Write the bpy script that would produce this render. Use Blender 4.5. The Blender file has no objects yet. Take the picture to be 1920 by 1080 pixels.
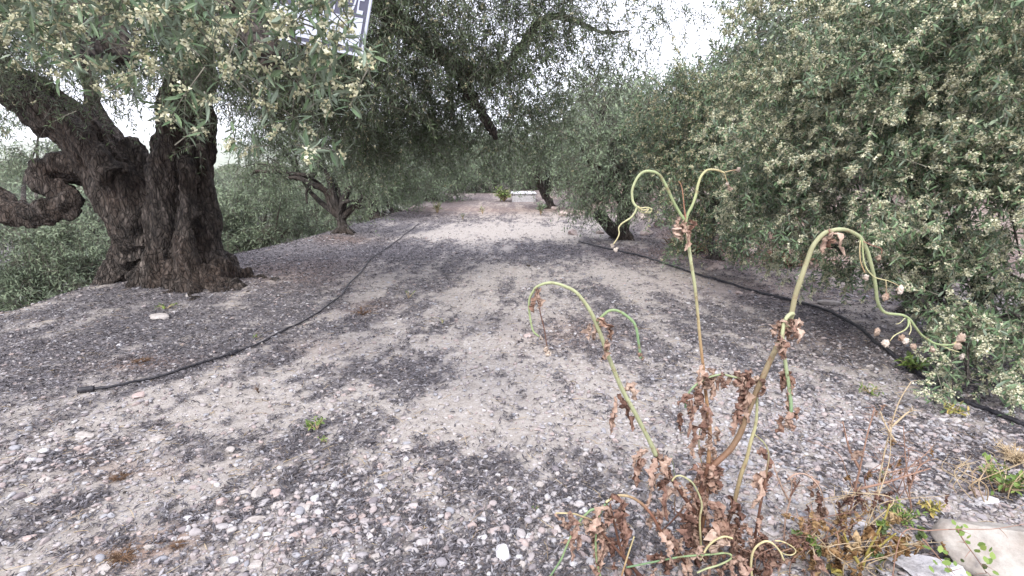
import bpy, bmesh, math, random
import numpy as np
from mathutils import Vector, Matrix
random.seed(7); RNG = np.random.default_rng(7)
S = bpy.context.scene
COL = S.collection

# ------------------------------------------------------------------ camera
CAMH = 1.2; TH = math.atan(215/960.0); CT, ST = math.cos(TH), math.sin(TH)
cd = bpy.data.cameras.new('camera'); cam = bpy.data.objects.new('camera', cd); COL.objects.link(cam)
cd.lens = 18.0; cd.sensor_width = 36.0; cd.clip_start = 0.05; cd.clip_end = 8000
cam.location = (0, 0, CAMH); cam.rotation_euler = (math.radians(90)-TH, 0, 0)
S.camera = cam
# ------------------------------------------------------------------ sky, sun, exposure
SUN_EL, SUN_AZ = math.radians(46), math.radians(200)
W = bpy.data.worlds.new("World"); S.world = W; W.use_nodes = True
nt = W.node_tree; nt.nodes.clear()
o_ = nt.nodes.new('ShaderNodeOutputWorld'); bg = nt.nodes.new('ShaderNodeBackground')
sky = nt.nodes.new('ShaderNodeTexSky'); sky.sky_type = 'NISHITA'; sky.sun_disc = False
sky.sun_elevation = SUN_EL; sky.sun_rotation = SUN_AZ
mx = nt.nodes.new('ShaderNodeMixRGB'); mx.inputs[0].default_value = 0.8
mx.inputs[2].default_value = (11.0, 11.0, 12.4, 1)          # bright white cloud cover
nt.links.new(sky.outputs[0], mx.inputs[1]); nt.links.new(mx.outputs[0], bg.inputs[0])
bg.inputs[1].default_value = 0.1
nt.links.new(bg.outputs[0], o_.inputs[0])
sl = bpy.data.lights.new('sun', 'SUN'); sl.energy = 1.5; sl.angle = math.radians(10); sl.color = (1, .97, .93)
so = bpy.data.objects.new('sun', sl); COL.objects.link(so)
sd = Vector((math.sin(SUN_AZ)*math.cos(SUN_EL), math.cos(SUN_AZ)*math.cos(SUN_EL), math.sin(SUN_EL)))
so.rotation_euler = sd.to_track_quat('Z', 'Y').to_euler()
S.view_settings.view_transform = 'Standard'; S.view_settings.look = 'None'
S.view_settings.exposure = 1.36; S.view_settings.gamma = 1.0
S.render.engine = 'CYCLES'
S.cycles.max_bounces = 6; S.cycles.diffuse_bounces = 2; S.cycles.volume_bounces = 2; S.cycles.transparent_max_bounces = 4

# ------------------------------------------------------------------ helpers
def at(px, py, Y):
    """photo pixel + real distance in front of the camera -> world point"""
    u = (px-960)/960.0; v = (540-py)/960.0
    d = Y/(CT+v*ST)
    return np.array((u*d, Y, CAMH+d*(-ST+v*CT)))
def pxm(py, Y):
    v = (540-py)/960.0
    return 960.0/(Y/(CT+v*ST))
def unit(a): return a/np.maximum(np.linalg.norm(a, axis=-1, keepdims=True), 1e-9)
def hash2(ix, iy, s=0):
    n = (ix.astype(np.int64)*374761393 + iy.astype(np.int64)*668265263 + s*974711) & 0x7fffffff
    n = ((n ^ (n >> 13))*1274126177) & 0x7fffffff
    return ((n ^ (n >> 16)) & 0xffff)/65535.0
def vn2(x, y, s=0):
    ix = np.floor(x); iy = np.floor(y); fx = x-ix; fy = y-iy
    fx = fx*fx*(3-2*fx); fy = fy*fy*(3-2*fy)
    a = hash2(ix, iy, s); b = hash2(ix+1, iy, s); c = hash2(ix, iy+1, s); d = hash2(ix+1, iy+1, s)
    return (a*(1-fx)+b*fx)*(1-fy)+(c*(1-fx)+d*fx)*fy
def fbm2(x, y, oct=4, s=0):
    t = 0; a = .5; n = 0
    for i in range(oct):
        t = t+a*vn2(x*2**i, y*2**i, s+i*7); n += a; a *= .5
    return t/n
def vn3(x, y, z, s=0):
    iz = np.floor(z); fz = z-iz; fz = fz*fz*(3-2*fz)
    a = vn2(x+iz*17.3, y+iz*31.7, s); b = vn2(x+(iz+1)*17.3, y+(iz+1)*31.7, s)
    return a*(1-fz)+b*fz
def sm(a, b, x):
    t = np.clip((x-a)/(b-a), 0, 1); return t*t*(3-2*t)
EY = np.array([-8, 0, 2, 3.6, 4.4, 5.4, 6.6, 7.8, 10.2, 13, 17, 24, 40, 400.])
EX = np.array([-6, -5.2, -4.9, -4.5, -4.35, -4.3, -4.3, -3.95, -3.65, -3.4, -3.1, -3.6, -5, -40.])
BY = np.array([-8, 0, 4, 5.5, 7, 9, 12, 16, 24, 60, 400.])
BX = np.array([7, 6, 5.2, 4.4, 3.5, 2.7, 2.1, 2.0, 2.6, 6, 40.])
def terrain(x, y):
    x = np.asarray(x, float); y = np.asarray(y, float)
    z = (fbm2(x*.9+3, y*.9, 3, 1)-.5)*.07 + (fbm2(x*6, y*6, 3, 5)-.5)*.022
    z = z + (fbm2(x*28+9, y*28, 2, 9)-.5)*.006
    near = np.exp(-((x*x+(y-4)**2)/900))
    z = z*near
    ex = np.interp(y, EY, EX); bx = np.interp(y, BY, BX)
    wob = (fbm2(x*1.3, y*1.3, 3, 21)-.5)*.9
    z = z - 2.6*sm(0, 3.2, ex+wob*.5-x)
    z = z + .10*sm(-.5, .5, x-ex)*sm(1.1, 0, x-ex)*sm(6, 8, y)          # low lip on the edge
    z = z + (.75+.25*wob)*sm(0, 1.7, x-bx+wob*.6) + .03*np.clip(x-bx-1.7, 0, 60)
    # mound the old tree stands on
    z = z + .06*np.exp(-(((x+3.3)/1.3)**2+((y-5.5)/1.2)**2))
    z = z + .28*sm(9, 26, y)*sm(-6, -2, x)
    r = np.hypot(x, y)
    z = z - 24*sm(20, 500, ex-x)
    far = sm(300, 2200, r)
    z = z + far*(60+95*fbm2(x/900.+5, y/900., 4, 31))*sm(-.2, .3, y/np.maximum(r, 1)+.1)
    return z
def ground(px, py, lift=0.0):
    u = (px-960)/960.0; v = (540-py)/960.0
    D = np.array((u, CT+v*ST, -ST+v*CT)); o = np.array((0, 0, CAMH))
    t = np.concatenate([np.arange(.8, 12, .01), np.arange(12, 80, .05)])
    P = o+t[:, None]*D
    hz = terrain(P[:, 0], P[:, 1])
    k = np.argmax(P[:, 2] < hz)
    p = P[k] if (P[:, 2] < hz).any() else P[-1]
    return np.array((p[0], p[1], float(terrain(p[0], p[1]))+lift))

def mesh_from(name, V, Fs, mats=None, smooth=False, midx=None, color=None):
    """Fs: list of int arrays (n,3)/(n,4)"""
    V = np.ascontiguousarray(V, dtype=np.float32); m = bpy.data.meshes.new(name)
    Fs = [np.asarray(f, dtype=np.int32) for f in Fs if len(f)]
    m.vertices.add(len(V)); m.vertices.foreach_set('co', V.ravel())
    tot = np.concatenate([np.full(len(f), f.shape[1], np.int32) for f in Fs])
    loops = np.concatenate([f.ravel() for f in Fs]).astype(np.int32)
    m.loops.add(len(loops)); m.loops.foreach_set('vertex_index', loops)
    m.polygons.add(len(tot)); st = np.concatenate([[0], np.cumsum(tot)[:-1]]).astype(np.int32)
    m.polygons.foreach_set('loop_start', st); m.polygons.foreach_set('loop_total', tot)
    m.polygons.foreach_set('use_smooth', np.full(len(tot), smooth, bool))
    if midx is not None: m.polygons.foreach_set('material_index', np.asarray(midx, np.int32))
    for mm in (mats or []): m.materials.append(mm)
    if color is not None:
        a = m.color_attributes.new('Col', 'FLOAT_COLOR', 'POINT')
        a.data.foreach_set('color', np.ascontiguousarray(color, np.float32).ravel())
    m.update(calc_edges=True); m.validate()
    return m
def link(name, me, parent=None, loc=None):
    o = bpy.data.objects.new(name, me); COL.objects.link(o)
    if parent is not None: o.parent = parent
    if loc is not None: o.location = loc
    return o
def tag(o, label=None, cat=None, group=None, kind=None):
    if label: o['label'] = label
    if cat: o['category'] = cat
    if group: o['group'] = group
    if kind: o['kind'] = kind
    return o
def empty(name, loc=(0, 0, 0)):
    o = bpy.data.objects.new(name, None); COL.objects.link(o); o.location = tuple(float(a) for a in loc)
    o.empty_display_size = .1; return o
def part(name, V, Fs, mats, parent, **k):
    """V in world coordinates, stored relative to the parent's base"""
    return link(name, mesh_from(name, np.asarray(V)-np.array(parent.location), Fs, mats, **k), parent)
def crom(P, n):
    P = np.asarray(P, float); m = len(P)
    if m == 2: return P[0]+(P[1]-P[0])*np.linspace(0, 1, n)[:, None]
    Q = np.vstack([2*P[0]-P[1], P, 2*P[-1]-P[-2]]); t = np.linspace(0, m-1-1e-6, n); i = t.astype(int); f = (t-i)[:, None]
    a, b, c, d = Q[i], Q[i+1], Q[i+2], Q[i+3]
    return .5*((2*b)+(-a+c)*f+(2*a-5*b+4*c-d)*f**2+(-a+3*b-3*c+d)*f**3)
def tube(P, R, seg=10, n=None, base=0, cap=True, lump=0, s=0):
    """swept tube; returns V, quads, tris"""
    P = np.asarray(P, float); R = np.asarray(R, float)
    if n is None: n = len(P)*5
    PR = crom(np.hstack([P, R[:, None]]), n); P = PR[:, :3]; R = np.maximum(PR[:, 3], 1e-4)
    T = unit(np.gradient(P, axis=0)); u = np.cross(T[0], (0.13, 1, .21)); u /= np.linalg.norm(u); U = []
    for k in range(n):
        u = u-T[k]*np.dot(u, T[k]); u /= np.linalg.norm(u); U.append(u)
    U = np.array(U); Wv = np.cross(T, U); a = np.linspace(0, 2*np.pi, seg, endpoint=False)
    rr = R[:, None]*np.ones(seg)[None]
    if lump:
        kk = np.arange(n)[:, None]*.35
        rr = rr*(1+lump*(vn2(kk+s, np.cos(a)[None]*1.3+5, 3)+vn2(kk*.7+s, np.sin(a)[None]*1.3+9, 8)-1))
    V = P[:, None]+rr[..., None]*(U[:, None]*np.cos(a)[None, :, None]+Wv[:, None]*np.sin(a)[None, :, None])
    V = V.reshape(-1, 3); i = np.arange(n-1)[:, None]*seg; j = np.arange(seg)[None]; j2 = (j+1) % seg
    Q = np.stack([i+j, i+j2, i+seg+j2, i+seg+j], -1).reshape(-1, 4)+base
    Tt = np.zeros((0, 3), int)
    if cap:
        V = np.vstack([V, P[0], P[-1]]); c0 = n*seg; j = np.arange(seg); j2 = (j+1) % seg
        Tt = np.vstack([np.stack([np.full(seg, c0), j2, j], -1), np.stack([np.full(seg, c0+1), (n-1)*seg+j, (n-1)*seg+j2], -1)])+base
    return V, Q, Tt
class MB:
    def __init__(s): s.V = []; s.Q = []; s.T = []; s.mq = []; s.mt = []; s.n = 0; s.C = []
    def add(s, V, Q=None, T=None, m=0, c=None):
        V = np.asarray(V, float)
        if Q is not None and len(Q): s.Q.append(np.asarray(Q)+s.n); s.mq.append(np.full(len(Q), m))
        if T is not None and len(T): s.T.append(np.asarray(T)+s.n); s.mt.append(np.full(len(T), m))
        s.V.append(V); s.n += len(V)
        s.C.append(np.ones((len(V), 4)) if c is None else np.broadcast_to(c, (len(V), 4)))
    def tube(s, P, R, seg=8, n=None, m=0, lump=0, sd=0, c=None, cap=True):
        V, Q, T = tube(P, R, seg, n, 0, cap, lump, sd); s.add(V, Q, T, m, c); return s
    def build(s, name, mats, parent=None, smooth=True, color=False, origin=None):
        V = np.vstack(s.V); Fs = []; mi = []
        if s.Q: Fs.append(np.vstack(s.Q)); mi.append(np.concatenate(s.mq))
        if s.T: Fs.append(np.vstack(s.T)); mi.append(np.concatenate(s.mt))
        org = np.array(parent.location) if parent is not None else (np.zeros(3) if origin is None else np.asarray(origin, float))
        me = mesh_from(name, V-org, Fs, mats, smooth, np.concatenate(mi), np.vstack(s.C) if color else None)
        return link(name, me, parent, None if origin is None else tuple(float(a) for a in origin))

# ------------------------------------------------------------------ materials
def mat(name):
    m = bpy.data.materials.new(name); m.use_nodes = True; t = m.node_tree
    b = t.nodes['Principled BSDF']; b.inputs['Specular IOR Level'].default_value = .3
    return m, t, b
def N(t, typ, **k):
    n = t.nodes.new(typ)
    for a, v in k.items():
        if a.startswith('i_'):
            key = a[2:]; key = int(key) if key.isdigit() else key
            n.inputs[key].default_value = v
        else: setattr(n, a, v)
    return n
def ramp(t, fac, stops, interp='LINEAR'):
    r = t.nodes.new('ShaderNodeValToRGB'); r.color_ramp.interpolation = interp; e = r.color_ramp.elements
    while len(e) < len(stops): e.new(.5)
    for k, (p, c) in enumerate(stops): e[k].position = p; e[k].color = (*c, 1)
    t.links.new(fac, r.inputs[0]); return r.outputs[0]
def noise(t, scale, detail=5, rough=.6, coord='Object', sc=None):
    tc = t.nodes.new('ShaderNodeTexCoord'); n = N(t, 'ShaderNodeTexNoise'); n.inputs['Scale'].default_value = scale
    n.inputs['Detail'].default_value = detail; n.inputs['Roughness'].default_value = rough
    if sc:
        mp = t.nodes.new('ShaderNodeMapping'); mp.inputs['Scale'].default_value = sc
        t.links.new(tc.outputs[coord], mp.inputs[0]); t.links.new(mp.outputs[0], n.inputs['Vector'])
    else: t.links.new(tc.outputs[coord], n.inputs['Vector'])
    return n.outputs['Fac']
def mixc(t, f, a, b, typ='MIX'):
    n = t.nodes.new('ShaderNodeMixRGB'); n.blend_type = typ
    for k, v in ((0, f), (1, a), (2, b)):
        if isinstance(v, (int, float)): n.inputs[k].default_value = v
        elif isinstance(v, tuple): n.inputs[k].default_value = (*v, 1)
        else: t.links.new(v, n.inputs[k])
    return n.outputs[0]
def mth(t, op, a, b=0.0, clamp=False):
    n = t.nodes.new('ShaderNodeMath'); n.operation = op; n.use_clamp = clamp
    for k, v in ((0, a), (1, b)):
        if isinstance(v, (int, float)): n.inputs[k].default_value = v
        else: t.links.new(v, n.inputs[k])
    return n.outputs[0]
def bump(t, b, h, dist=.01, strength=1.0):
    n = t.nodes.new('ShaderNodeBump'); n.inputs['Distance'].default_value = dist; n.inputs['Strength'].default_value = strength
    t.links.new(h, n.inputs['Height']); t.links.new(n.outputs[0], b.inputs['Normal'])
def leaf_mat(name, tops, under, rough=.42, trans=.12, clump=2.0):
    m, t, b = mat(name)
    g = t.nodes.new('ShaderNodeNewGeometry')
    r = ramp(t, g.outputs['Random Per Island'], [(i/(len(tops)-1), c) for i, c in enumerate(tops)])
    nz = noise(t, clump, 3)
    r2 = mixc(t, mth(t, 'MULTIPLY', nz, .55), r, (1.35*tops[-1][0], 1.3*tops[-1][1], 1.1*tops[-1][2]))
    c = mixc(t, g.outputs['Backfacing'], r2, tuple(q*.62 for q in under))  # underside colour lowered to deepen the shade inside the crowns
    t.links.new(c, b.inputs['Base Color']); b.inputs['Roughness'].default_value = rough
    b.inputs['Specular IOR Level'].default_value = .28
    tr = t.nodes.new('ShaderNodeBsdfTranslucent'); t.links.new(mixc(t, .5, c, (.16, .2, .06)), tr.inputs[0])
    ms = t.nodes.new('ShaderNodeMixShader'); ms.inputs[0].default_value = trans*.45
    out = t.nodes['Material Output']
    t.links.new(b.outputs[0], ms.inputs[1]); t.links.new(tr.outputs[0], ms.inputs[2]); t.links.new(ms.outputs[0], out.inputs[0])
    return m
M_leaf_near = leaf_mat('olive_leaf_near', [(.02, .046, .026), (.06, .104, .056), (.13, .185, .105)], (.28, .35, .255), .34, .15, 3)
M_leaf_dark = leaf_mat('olive_leaf_canopy', [(.012, .03, .014), (.048, .078, .036), (.13, .17, .09)], (.22, .27, .185), .42, .12, 1.5)  # olive leaf coloured darker, canopy shade put into its tones
M_leaf_right = leaf_mat('olive_leaf_right', [(.016, .042, .022), (.062, .112, .06), (.15, .212, .12)], (.28, .35, .25), .36, .15, 2)
M_leaf_mid = leaf_mat('olive_leaf_mid', [(.045, .078, .045), (.105, .15, .09), (.185, .235, .15)], (.27, .325, .24), .5, .12, 1.0)
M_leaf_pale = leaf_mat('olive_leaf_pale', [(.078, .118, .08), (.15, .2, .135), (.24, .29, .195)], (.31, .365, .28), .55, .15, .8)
M_leaf_green = leaf_mat('weed_leaf', [(.06, .12, .03), (.11, .19, .05), (.2, .26, .07)], (.16, .22, .09), .5, .25, 5)
M_leaf_yellow = leaf_mat('weed_leaf_yellowing', [(.12, .17, .04), (.3, .3, .07), (.42, .3, .12)], (.3, .28, .12), .55, .25, 9)
def bark(name, c0, c1, c2, sc=18, d=.02):
    m, t, b = mat(name)
    n1 = noise(t, sc, 8, .65, sc=(1, 1, .28)); n2 = noise(t, 2.2, 4); n3 = noise(t, sc*4, 4, .7)
    c = ramp(t, n1, [(.3, c0), (.52, c1), (.75, c2)])
    c = mixc(t, mth(t, 'MULTIPLY', ramp(t, n2, [(.45, (0, 0, 0)), (.7, (1, 1, 1))]), .35), c, (c1[0]*1.25, c1[1]*.82, c1[2]*.6))
    t.links.new(c, b.inputs['Base Color']); b.inputs['Roughness'].default_value = .9
    tc = t.nodes.new('ShaderNodeTexCoord'); mp = t.nodes.new('ShaderNodeMapping'); mp.inputs['Scale'].default_value = (1, 1, .38); t.links.new(tc.outputs['Object'], mp.inputs[0])
    wn = N(t, 'ShaderNodeVectorMath', operation='ADD'); nn_ = N(t, 'ShaderNodeTexNoise'); nn_.inputs['Scale'].default_value = 9; t.links.new(mp.outputs[0], nn_.inputs['Vector'])
    sc_ = N(t, 'ShaderNodeVectorMath', operation='SCALE'); sc_.inputs['Scale'].default_value = .09; t.links.new(nn_.outputs['Color'], sc_.inputs[0]); t.links.new(mp.outputs[0], wn.inputs[0]); t.links.new(sc_.outputs[0], wn.inputs[1])
    vv = N(t, 'ShaderNodeTexVoronoi', feature='DISTANCE_TO_EDGE'); vv.inputs['Scale'].default_value = sc*1.3; t.links.new(wn.outputs[0], vv.inputs['Vector'])
    cr = ramp(t, vv.outputs['Distance'], [(0, (0, 0, 0)), (.16, (1, 1, 1))])
    t.links.new(mixc(t, .6, c, cr, 'MULTIPLY'), b.inputs['Base Color'])
    bump(t, b, mth(t, 'ADD', mth(t, 'MULTIPLY', cr, .5), mth(t, 'ADD', n1, mth(t, 'MULTIPLY', n3, .35))), d)
    return m
M_bark_old = bark('old_olive_bark', (.011, .009, .008), (.07, .057, .048), (.24, .2, .172), 22, .03)
M_bark = bark('olive_bark', (.02, .017, .015), (.07, .06, .052), (.16, .14, .125), 22, .012)
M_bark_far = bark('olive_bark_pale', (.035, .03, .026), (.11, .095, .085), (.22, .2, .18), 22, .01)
m, t, b = mat('twig'); t.links.new(ramp(t, noise(t, 12, 3), [(.3, (.07, .06, .045)), (.7, (.2, .19, .15))]), b.inputs[0]); b.inputs['Roughness'].default_value = .8; M_twig = m
def island(name, cols, rough=.85, bscale=None, bd=.004, under=None, trans=0):
    m, t, b = mat(name); g = t.nodes.new('ShaderNodeNewGeometry')
    c = ramp(t, g.outputs['Random Per Island'], [(i/(len(cols)-1), c) for i, c in enumerate(cols)])
    if bscale:
        n = noise(t, bscale, 5, .65); c = mixc(t, .55, c, ramp(t, n, [(.3, (.45, .44, .45)), (.7, (1, 1, 1))]), 'MULTIPLY'); bump(t, b, n, bd)
    t.links.new(c, b.inputs[0]); b.inputs['Roughness'].default_value = rough
    if trans:
        tr = t.nodes.new('ShaderNodeBsdfTranslucent'); t.links.new(c, tr.inputs[0]); ms = t.nodes.new('ShaderNodeMixShader'); ms.inputs[0].default_value = trans
        t.links.new(b.outputs[0], ms.inputs[1]); t.links.new(tr.outputs[0], ms.inputs[2]); t.links.new(ms.outputs[0], t.nodes['Material Output'].inputs[0])
    return m
M_blossom = island('olive_blossom', [(.5, .49, .31), (.64, .63, .44), (.78, .77, .6), (.56, .52, .32)], .7, trans=.2)
M_blossom_pale = island('olive_blossom_pale', [(.46, .42, .25), (.58, .54, .35), (.72, .69, .5)], .7, trans=.2)
M_gravel = island('gravel_stone', [(.28, .26, .27), (.4, .375, .37), (.35, .29, .275), (.5, .485, .48), (.29, .29, .31), (.45, .41, .385), (.2, .18, .19), (.42, .34, .31), (.34, .32, .32)], .85, 60, .002)
M_litter = island('dry_leaf_litter', [(.032, .03, .034), (.065, .06, .068), (.12, .112, .122), (.05, .046, .048), (.2, .19, .205), (.11, .088, .078), (.04, .037, .04), (.32, .305, .32)], .8)
M_litter_brown = island('dry_moss', [(.06, .035, .02), (.13, .075, .045), (.22, .14, .085)], .9)
M_straw = island('dry_straw', [(.36, .27, .16), (.5, .4, .26), (.28, .19, .11)], .8)
M_straw_red = island('dry_stem_red', [(.2, .11, .085), (.32, .2, .14)], .8)
def rockmat(name, a, bb, c, sc=9, dd=.012):
    m, t, b = mat(name); n = noise(t, sc, 8, .65); n2 = noise(t, sc*6, 4, .7)
    c0 = ramp(t, n, [(.3, a), (.5, bb), (.7, c)]); c0 = mixc(t, .5, c0, ramp(t, n2, [(.3, (.5, .5, .5)), (.6, (1, 1, 1))]), 'MULTIPLY')
    t.links.new(c0, b.inputs[0]); b.inputs['Roughness'].default_value = .9
    bump(t, b, mth(t, 'ADD', n, mth(t, 'MULTIPLY', n2, .3)), dd); return m
M_rock = rockmat('pale_limestone', (.3, .26, .235), (.4, .365, .34), (.49, .46, .435))
M_rock_white = rockmat('white_limestone', (.36, .345, .35), (.52, .505, .515), (.64, .63, .64), 14)
M_rock_boulder = rockmat('boulder_limestone', (.22, .18, .15), (.36, .335, .30), (.45, .425, .385), 5)
M_rock_pink = rockmat('pinkish_stone', (.3, .23, .21), (.41, .33, .305), (.48, .415, .39))
M_rock_bank = rockmat('bank_stone', (.3, .23, .2), (.42, .34, .3), (.55, .47, .43), 6)
M_lid = rockmat('pale_concrete', (.6, .6, .62), (.72, .72, .74), (.8, .8, .82), 5, .003)  # lid concrete in a lighter tone than the body
M_conc = rockmat('cast_concrete', (.34, .33, .33), (.43, .42, .42), (.5, .49, .49), 4, .004)
def stemmat():
    m, t, b = mat('thistle_stem'); a = N(t, 'ShaderNodeVertexColor', layer_name='Col')
    n = noise(t, 60, 4, .6, sc=(1, 1, .25)); c = mixc(t, .5, a.outputs[0], ramp(t, n, [(.3, (.6, .55, .5)), (.65, (1.15, 1.15, 1.1))]), 'MULTIPLY')
    c = mixc(t, ramp(t, noise(t, 38, 5, .7), [(.54, (0, 0, 0)), (.66, (.75, .75, .75))]), c, (.16, .09, .05))
    t.links.new(c, b.inputs[0]); b.inputs['Roughness'].default_value = .62; b.inputs['Subsurface Weight'].default_value = .0
    bump(t, b, n, .002); return m
M_stem = stemmat()
def crumple(name, a, bb, c):
    m, t, b = mat(name); n = noise(t, 45, 6, .7); g = t.nodes.new('ShaderNodeNewGeometry')
    oi = t.nodes.new('ShaderNodeObjectInfo')
    c0 = ramp(t, mth(t, 'ADD', mth(t, 'MULTIPLY', n, 1.0), mth(t, 'MULTIPLY', mth(t, 'SUBTRACT', oi.outputs['Random'], .35), .45)), [(.25, a), (.5, bb), (.8, c)])
    t.links.new(c0, b.inputs[0]); b.inputs['Roughness'].default_value = .75; bump(t, b, n, .004)
    tr = t.nodes.new('ShaderNodeBsdfTranslucent'); t.links.new(c0, tr.inputs[0]); ms = t.nodes.new('ShaderNodeMixShader'); ms.inputs[0].default_value = .2
    t.links.new(b.outputs[0], ms.inputs[1]); t.links.new(tr.outputs[0], ms.inputs[2]); t.links.new(ms.outputs[0], t.nodes['Material Output'].inputs[0])
    return m
M_wither = crumple('withered_leaf', (.06, .03, .022), (.24, .135, .1), (.5, .36, .28))
M_wither_tan = crumple('withered_leaf_tan', (.17, .085, .06), (.36, .23, .17), (.58, .44, .35))
M_wither_amber = crumple('withered_leaf_amber', (.12, .06, .025), (.3, .18, .08), (.48, .35, .2))
M_seed = crumple('seed_head', (.28, .17, .12), (.46, .35, .27), (.66, .58, .5))
m, t, b = mat('black_polyethylene'); b.inputs[0].default_value = (.017, .017, .02, 1); b.inputs['Roughness'].default_value = .5
n = noise(t, 30, 5, .7); t.links.new(ramp(t, n, [(.4, (.014, .014, .018)), (.72, (.075, .07, .075))]), b.inputs[0]); M_pipe = m
def flat(name, c, r=.5):
    m, t, b = mat(name); n = noise(t, 8, 4); t.links.new(mixc(t, n, tuple(x*.85 for x in c), c), b.inputs[0]); b.inputs['Roughness'].default_value = r; return m
M_sign_w = flat('sign_white', (.46, .48, .56)); M_sign_b = flat('sign_blue', (.07, .07, .105)); M_wire = flat('wire', (.2, .2, .2))

# ------------------------------------------------------------------ ground
LB = [(300,640,300,75,.55),(100,700,220,70,.4),(560,560,150,60,.5),(640,505,130,35,.45),(700,440,90,22,.45),(770,690,230,42,.42),(1450,600,210,65,.45),
      (1220,448,150,22,.5),(1620,650,150,60,.5),(950,530,60,35,.25),(1090,620,110,50,.32),(520,850,200,28,.25),(150,850,170,42,.3),(1000,905,330,60,.22),
      (720,970,240,50,.22),(1750,640,200,90,.45),(830,415,120,14,.3),(640,600,110,60,.25),(930,650,80,25,.2),(880,590,60,60,.2),(60,950,120,30,.2),(820,520,40,40,.3),
      (300,520,300,60,.25),(560,470,90,22,.9),(1850,800,100,60,.2),(1250,560,100,40,.15),(500,640,150,60,.3),  # the strong blob on the terrace lip also paints in its shadow
      (850,468,75,45,-.4),(720,640,100,22,-.45),(870,650,60,28,-.35),(600,760,330,28,-.35),(900,790,280,35,-.3),(130,1010,260,60,-.4),(350,900,200,28,-.3),
      (1130,480,150,35,-.4),(1100,720,150,40,-.35),(1250,900,200,60,-.15),(960,450,150,16,-.3),(1350,720,100,60,-.25),(430,720,150,18,-.2),(1000,400,160,14,-.35),
      (1000,500,60,40,-.2),(30,770,50,12,-.5),(160,600,150,20,-.2),(950,505,90,40,-.5),(930,468,110,20,-.55),(860,440,60,12,-.5),(1060,440,60,10,-.4),(880,555,60,40,-.4),(1060,560,70,40,-.35),(930,430,90,12,-.5),(1180,520,90,30,-.45),(1520,730,120,30,-.2),(1650,860,200,60,.12)]
LBW = []
for (px, py, rx, ry, am) in LB:
    c = ground(px, py); a = ground(px-rx, py); d = ground(px, min(py+ry, 1079)); e = ground(px, max(py-ry, 385))
    LBW.append((c[0], c[1], abs(c[0]-a[0])+.02, min(abs(e[1]-d[1])/2, 1.3*abs(c[1]-d[1]))+.02, am))
def litter_shade_mask(x, y):
    n = (fbm2(x*1.3, y*.8, 4, 41)-.5)*.55+(fbm2(x*6, y*4, 4, 51)-.5)*.9+(fbm2(x*19, y*15, 3, 57)-.5)*1.0+(fbm2(x*60, y*50, 2, 59)-.5)*.5
    # tyre-track streaks run along the lane, bending to the lower left and right
    tx = x+.05*(6-y)**2*np.where(y < 6, 1, 0)*sm(1.2, -.8, x)-.03*(6-y)**2*np.where(y < 6, 1, 0)*sm(.5, 2.5, x)
    n = n+(fbm2(tx*4.2, y*.55, 4, 77)-.5)*.9+(fbm2(tx*14, y*2.5, 3, 79)-.5)*.5
    a = 0*x; b_ = 0*x
    for (cx, cy, rx, ry, am) in LBW:
        g_ = np.exp(-(((x-cx)/rx)**2+((y-cy)/ry)**2)*.8)*abs(am)
        if am > 0: a = np.maximum(a, g_)
        else: b_ = np.maximum(b_, g_)
    s = .46+n+.95*a-.85*b_+.14*sm(-1.6, -2.6, x)*sm(3, 4.5, y)+.12*sm(2.2, 3.2, x)*sm(3, 4, y)+.36*sm(10, 16, y)-.12*sm(-2.5, 0, x)*sm(3, 1, x)*sm(5, 8, y)*sm(14, 11, y)  # side terms add litter and paint the shade under the trees darker
    return sm(.10, .98, s)
OR = [(1330,480,140,22,1),(1500,490,120,22,.6),(600,650,60,12,.4),(690,575,40,12,.6),(640,448,70,8,.7),(560,500,100,16,.4),(260,680,60,10,.8),(250,880,100,14,.5),(240,1040,90,26,.9),
      (330,1010,50,20,.7),(1080,620,90,30,.45),(1820,850,120,60,.45),(850,395,200,8,.3),(1250,440,60,8,.4),(1480,540,200,30,.45),(1560,640,120,30,.35),(560,520,120,20,.35)]
ORW = []
for (px, py, rx, ry, am) in OR:
    c = ground(px, py); a = ground(px-rx, py); d = ground(px, min(py+ry, 1079)); e = ground(px, max(py-ry, 385))
    ORW.append((c[0], c[1], abs(c[0]-a[0])+.02, min(abs(e[1]-d[1])/2, 1.4*abs(c[1]-d[1]))+.02, am))
def orange_mask(x, y):
    s = 0*x
    for (cx, cy, rx, ry, am) in ORW: s = s+am*np.exp(-(((x-cx)/rx)**2+((y-cy)/ry)**2))
    bx = np.interp(y, BY, BX); ex = np.interp(y, EY, EX)
    s = s+.32*sm(11, 18, y)*sm(-5, -2, x)+.55*sm(-.2, 1.0, x-bx)*sm(60, 20, x)+.35*sm(.2, -.6, x-ex)*sm(-12, -7, x)
    return np.clip(s*(.55+.9*fbm2(x*5, y*5, 3, 61)), 0, 1)
def sinhgrid(n, k, span): t = np.linspace(-1, 1, n); return span*np.sinh(k*t)/np.sinh(k)
xs = sinhgrid(701, 10.6, 3500); ys = 3.2+sinhgrid(861, 10.8, 3500)
GX, GY = np.meshgrid(xs, ys)
GZ = terrain(GX, GY)
V = np.stack([GX, GY, GZ], -1).reshape(-1, 3)
ny, nx = GX.shape; i = np.arange(ny-1)[:, None]*nx; j = np.arange(nx-1)[None]
Q = np.stack([i+j, i+j+1, i+nx+j+1, i+nx+j], -1).reshape(-1, 4)
r_ = np.hypot(GX, GY); grove = sm(35, 90, r_)
colr = np.stack([litter_shade_mask(GX, GY), orange_mask(GX, GY), grove, np.ones_like(GX)], -1).reshape(-1, 4)
m, t, b = mat('stony_soil'); a = N(t, 'ShaderNodeVertexColor', layer_name='Col'); sp = t.nodes.new('ShaderNodeSeparateColor'); t.links.new(a.outputs[0], sp.inputs[0])
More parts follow.
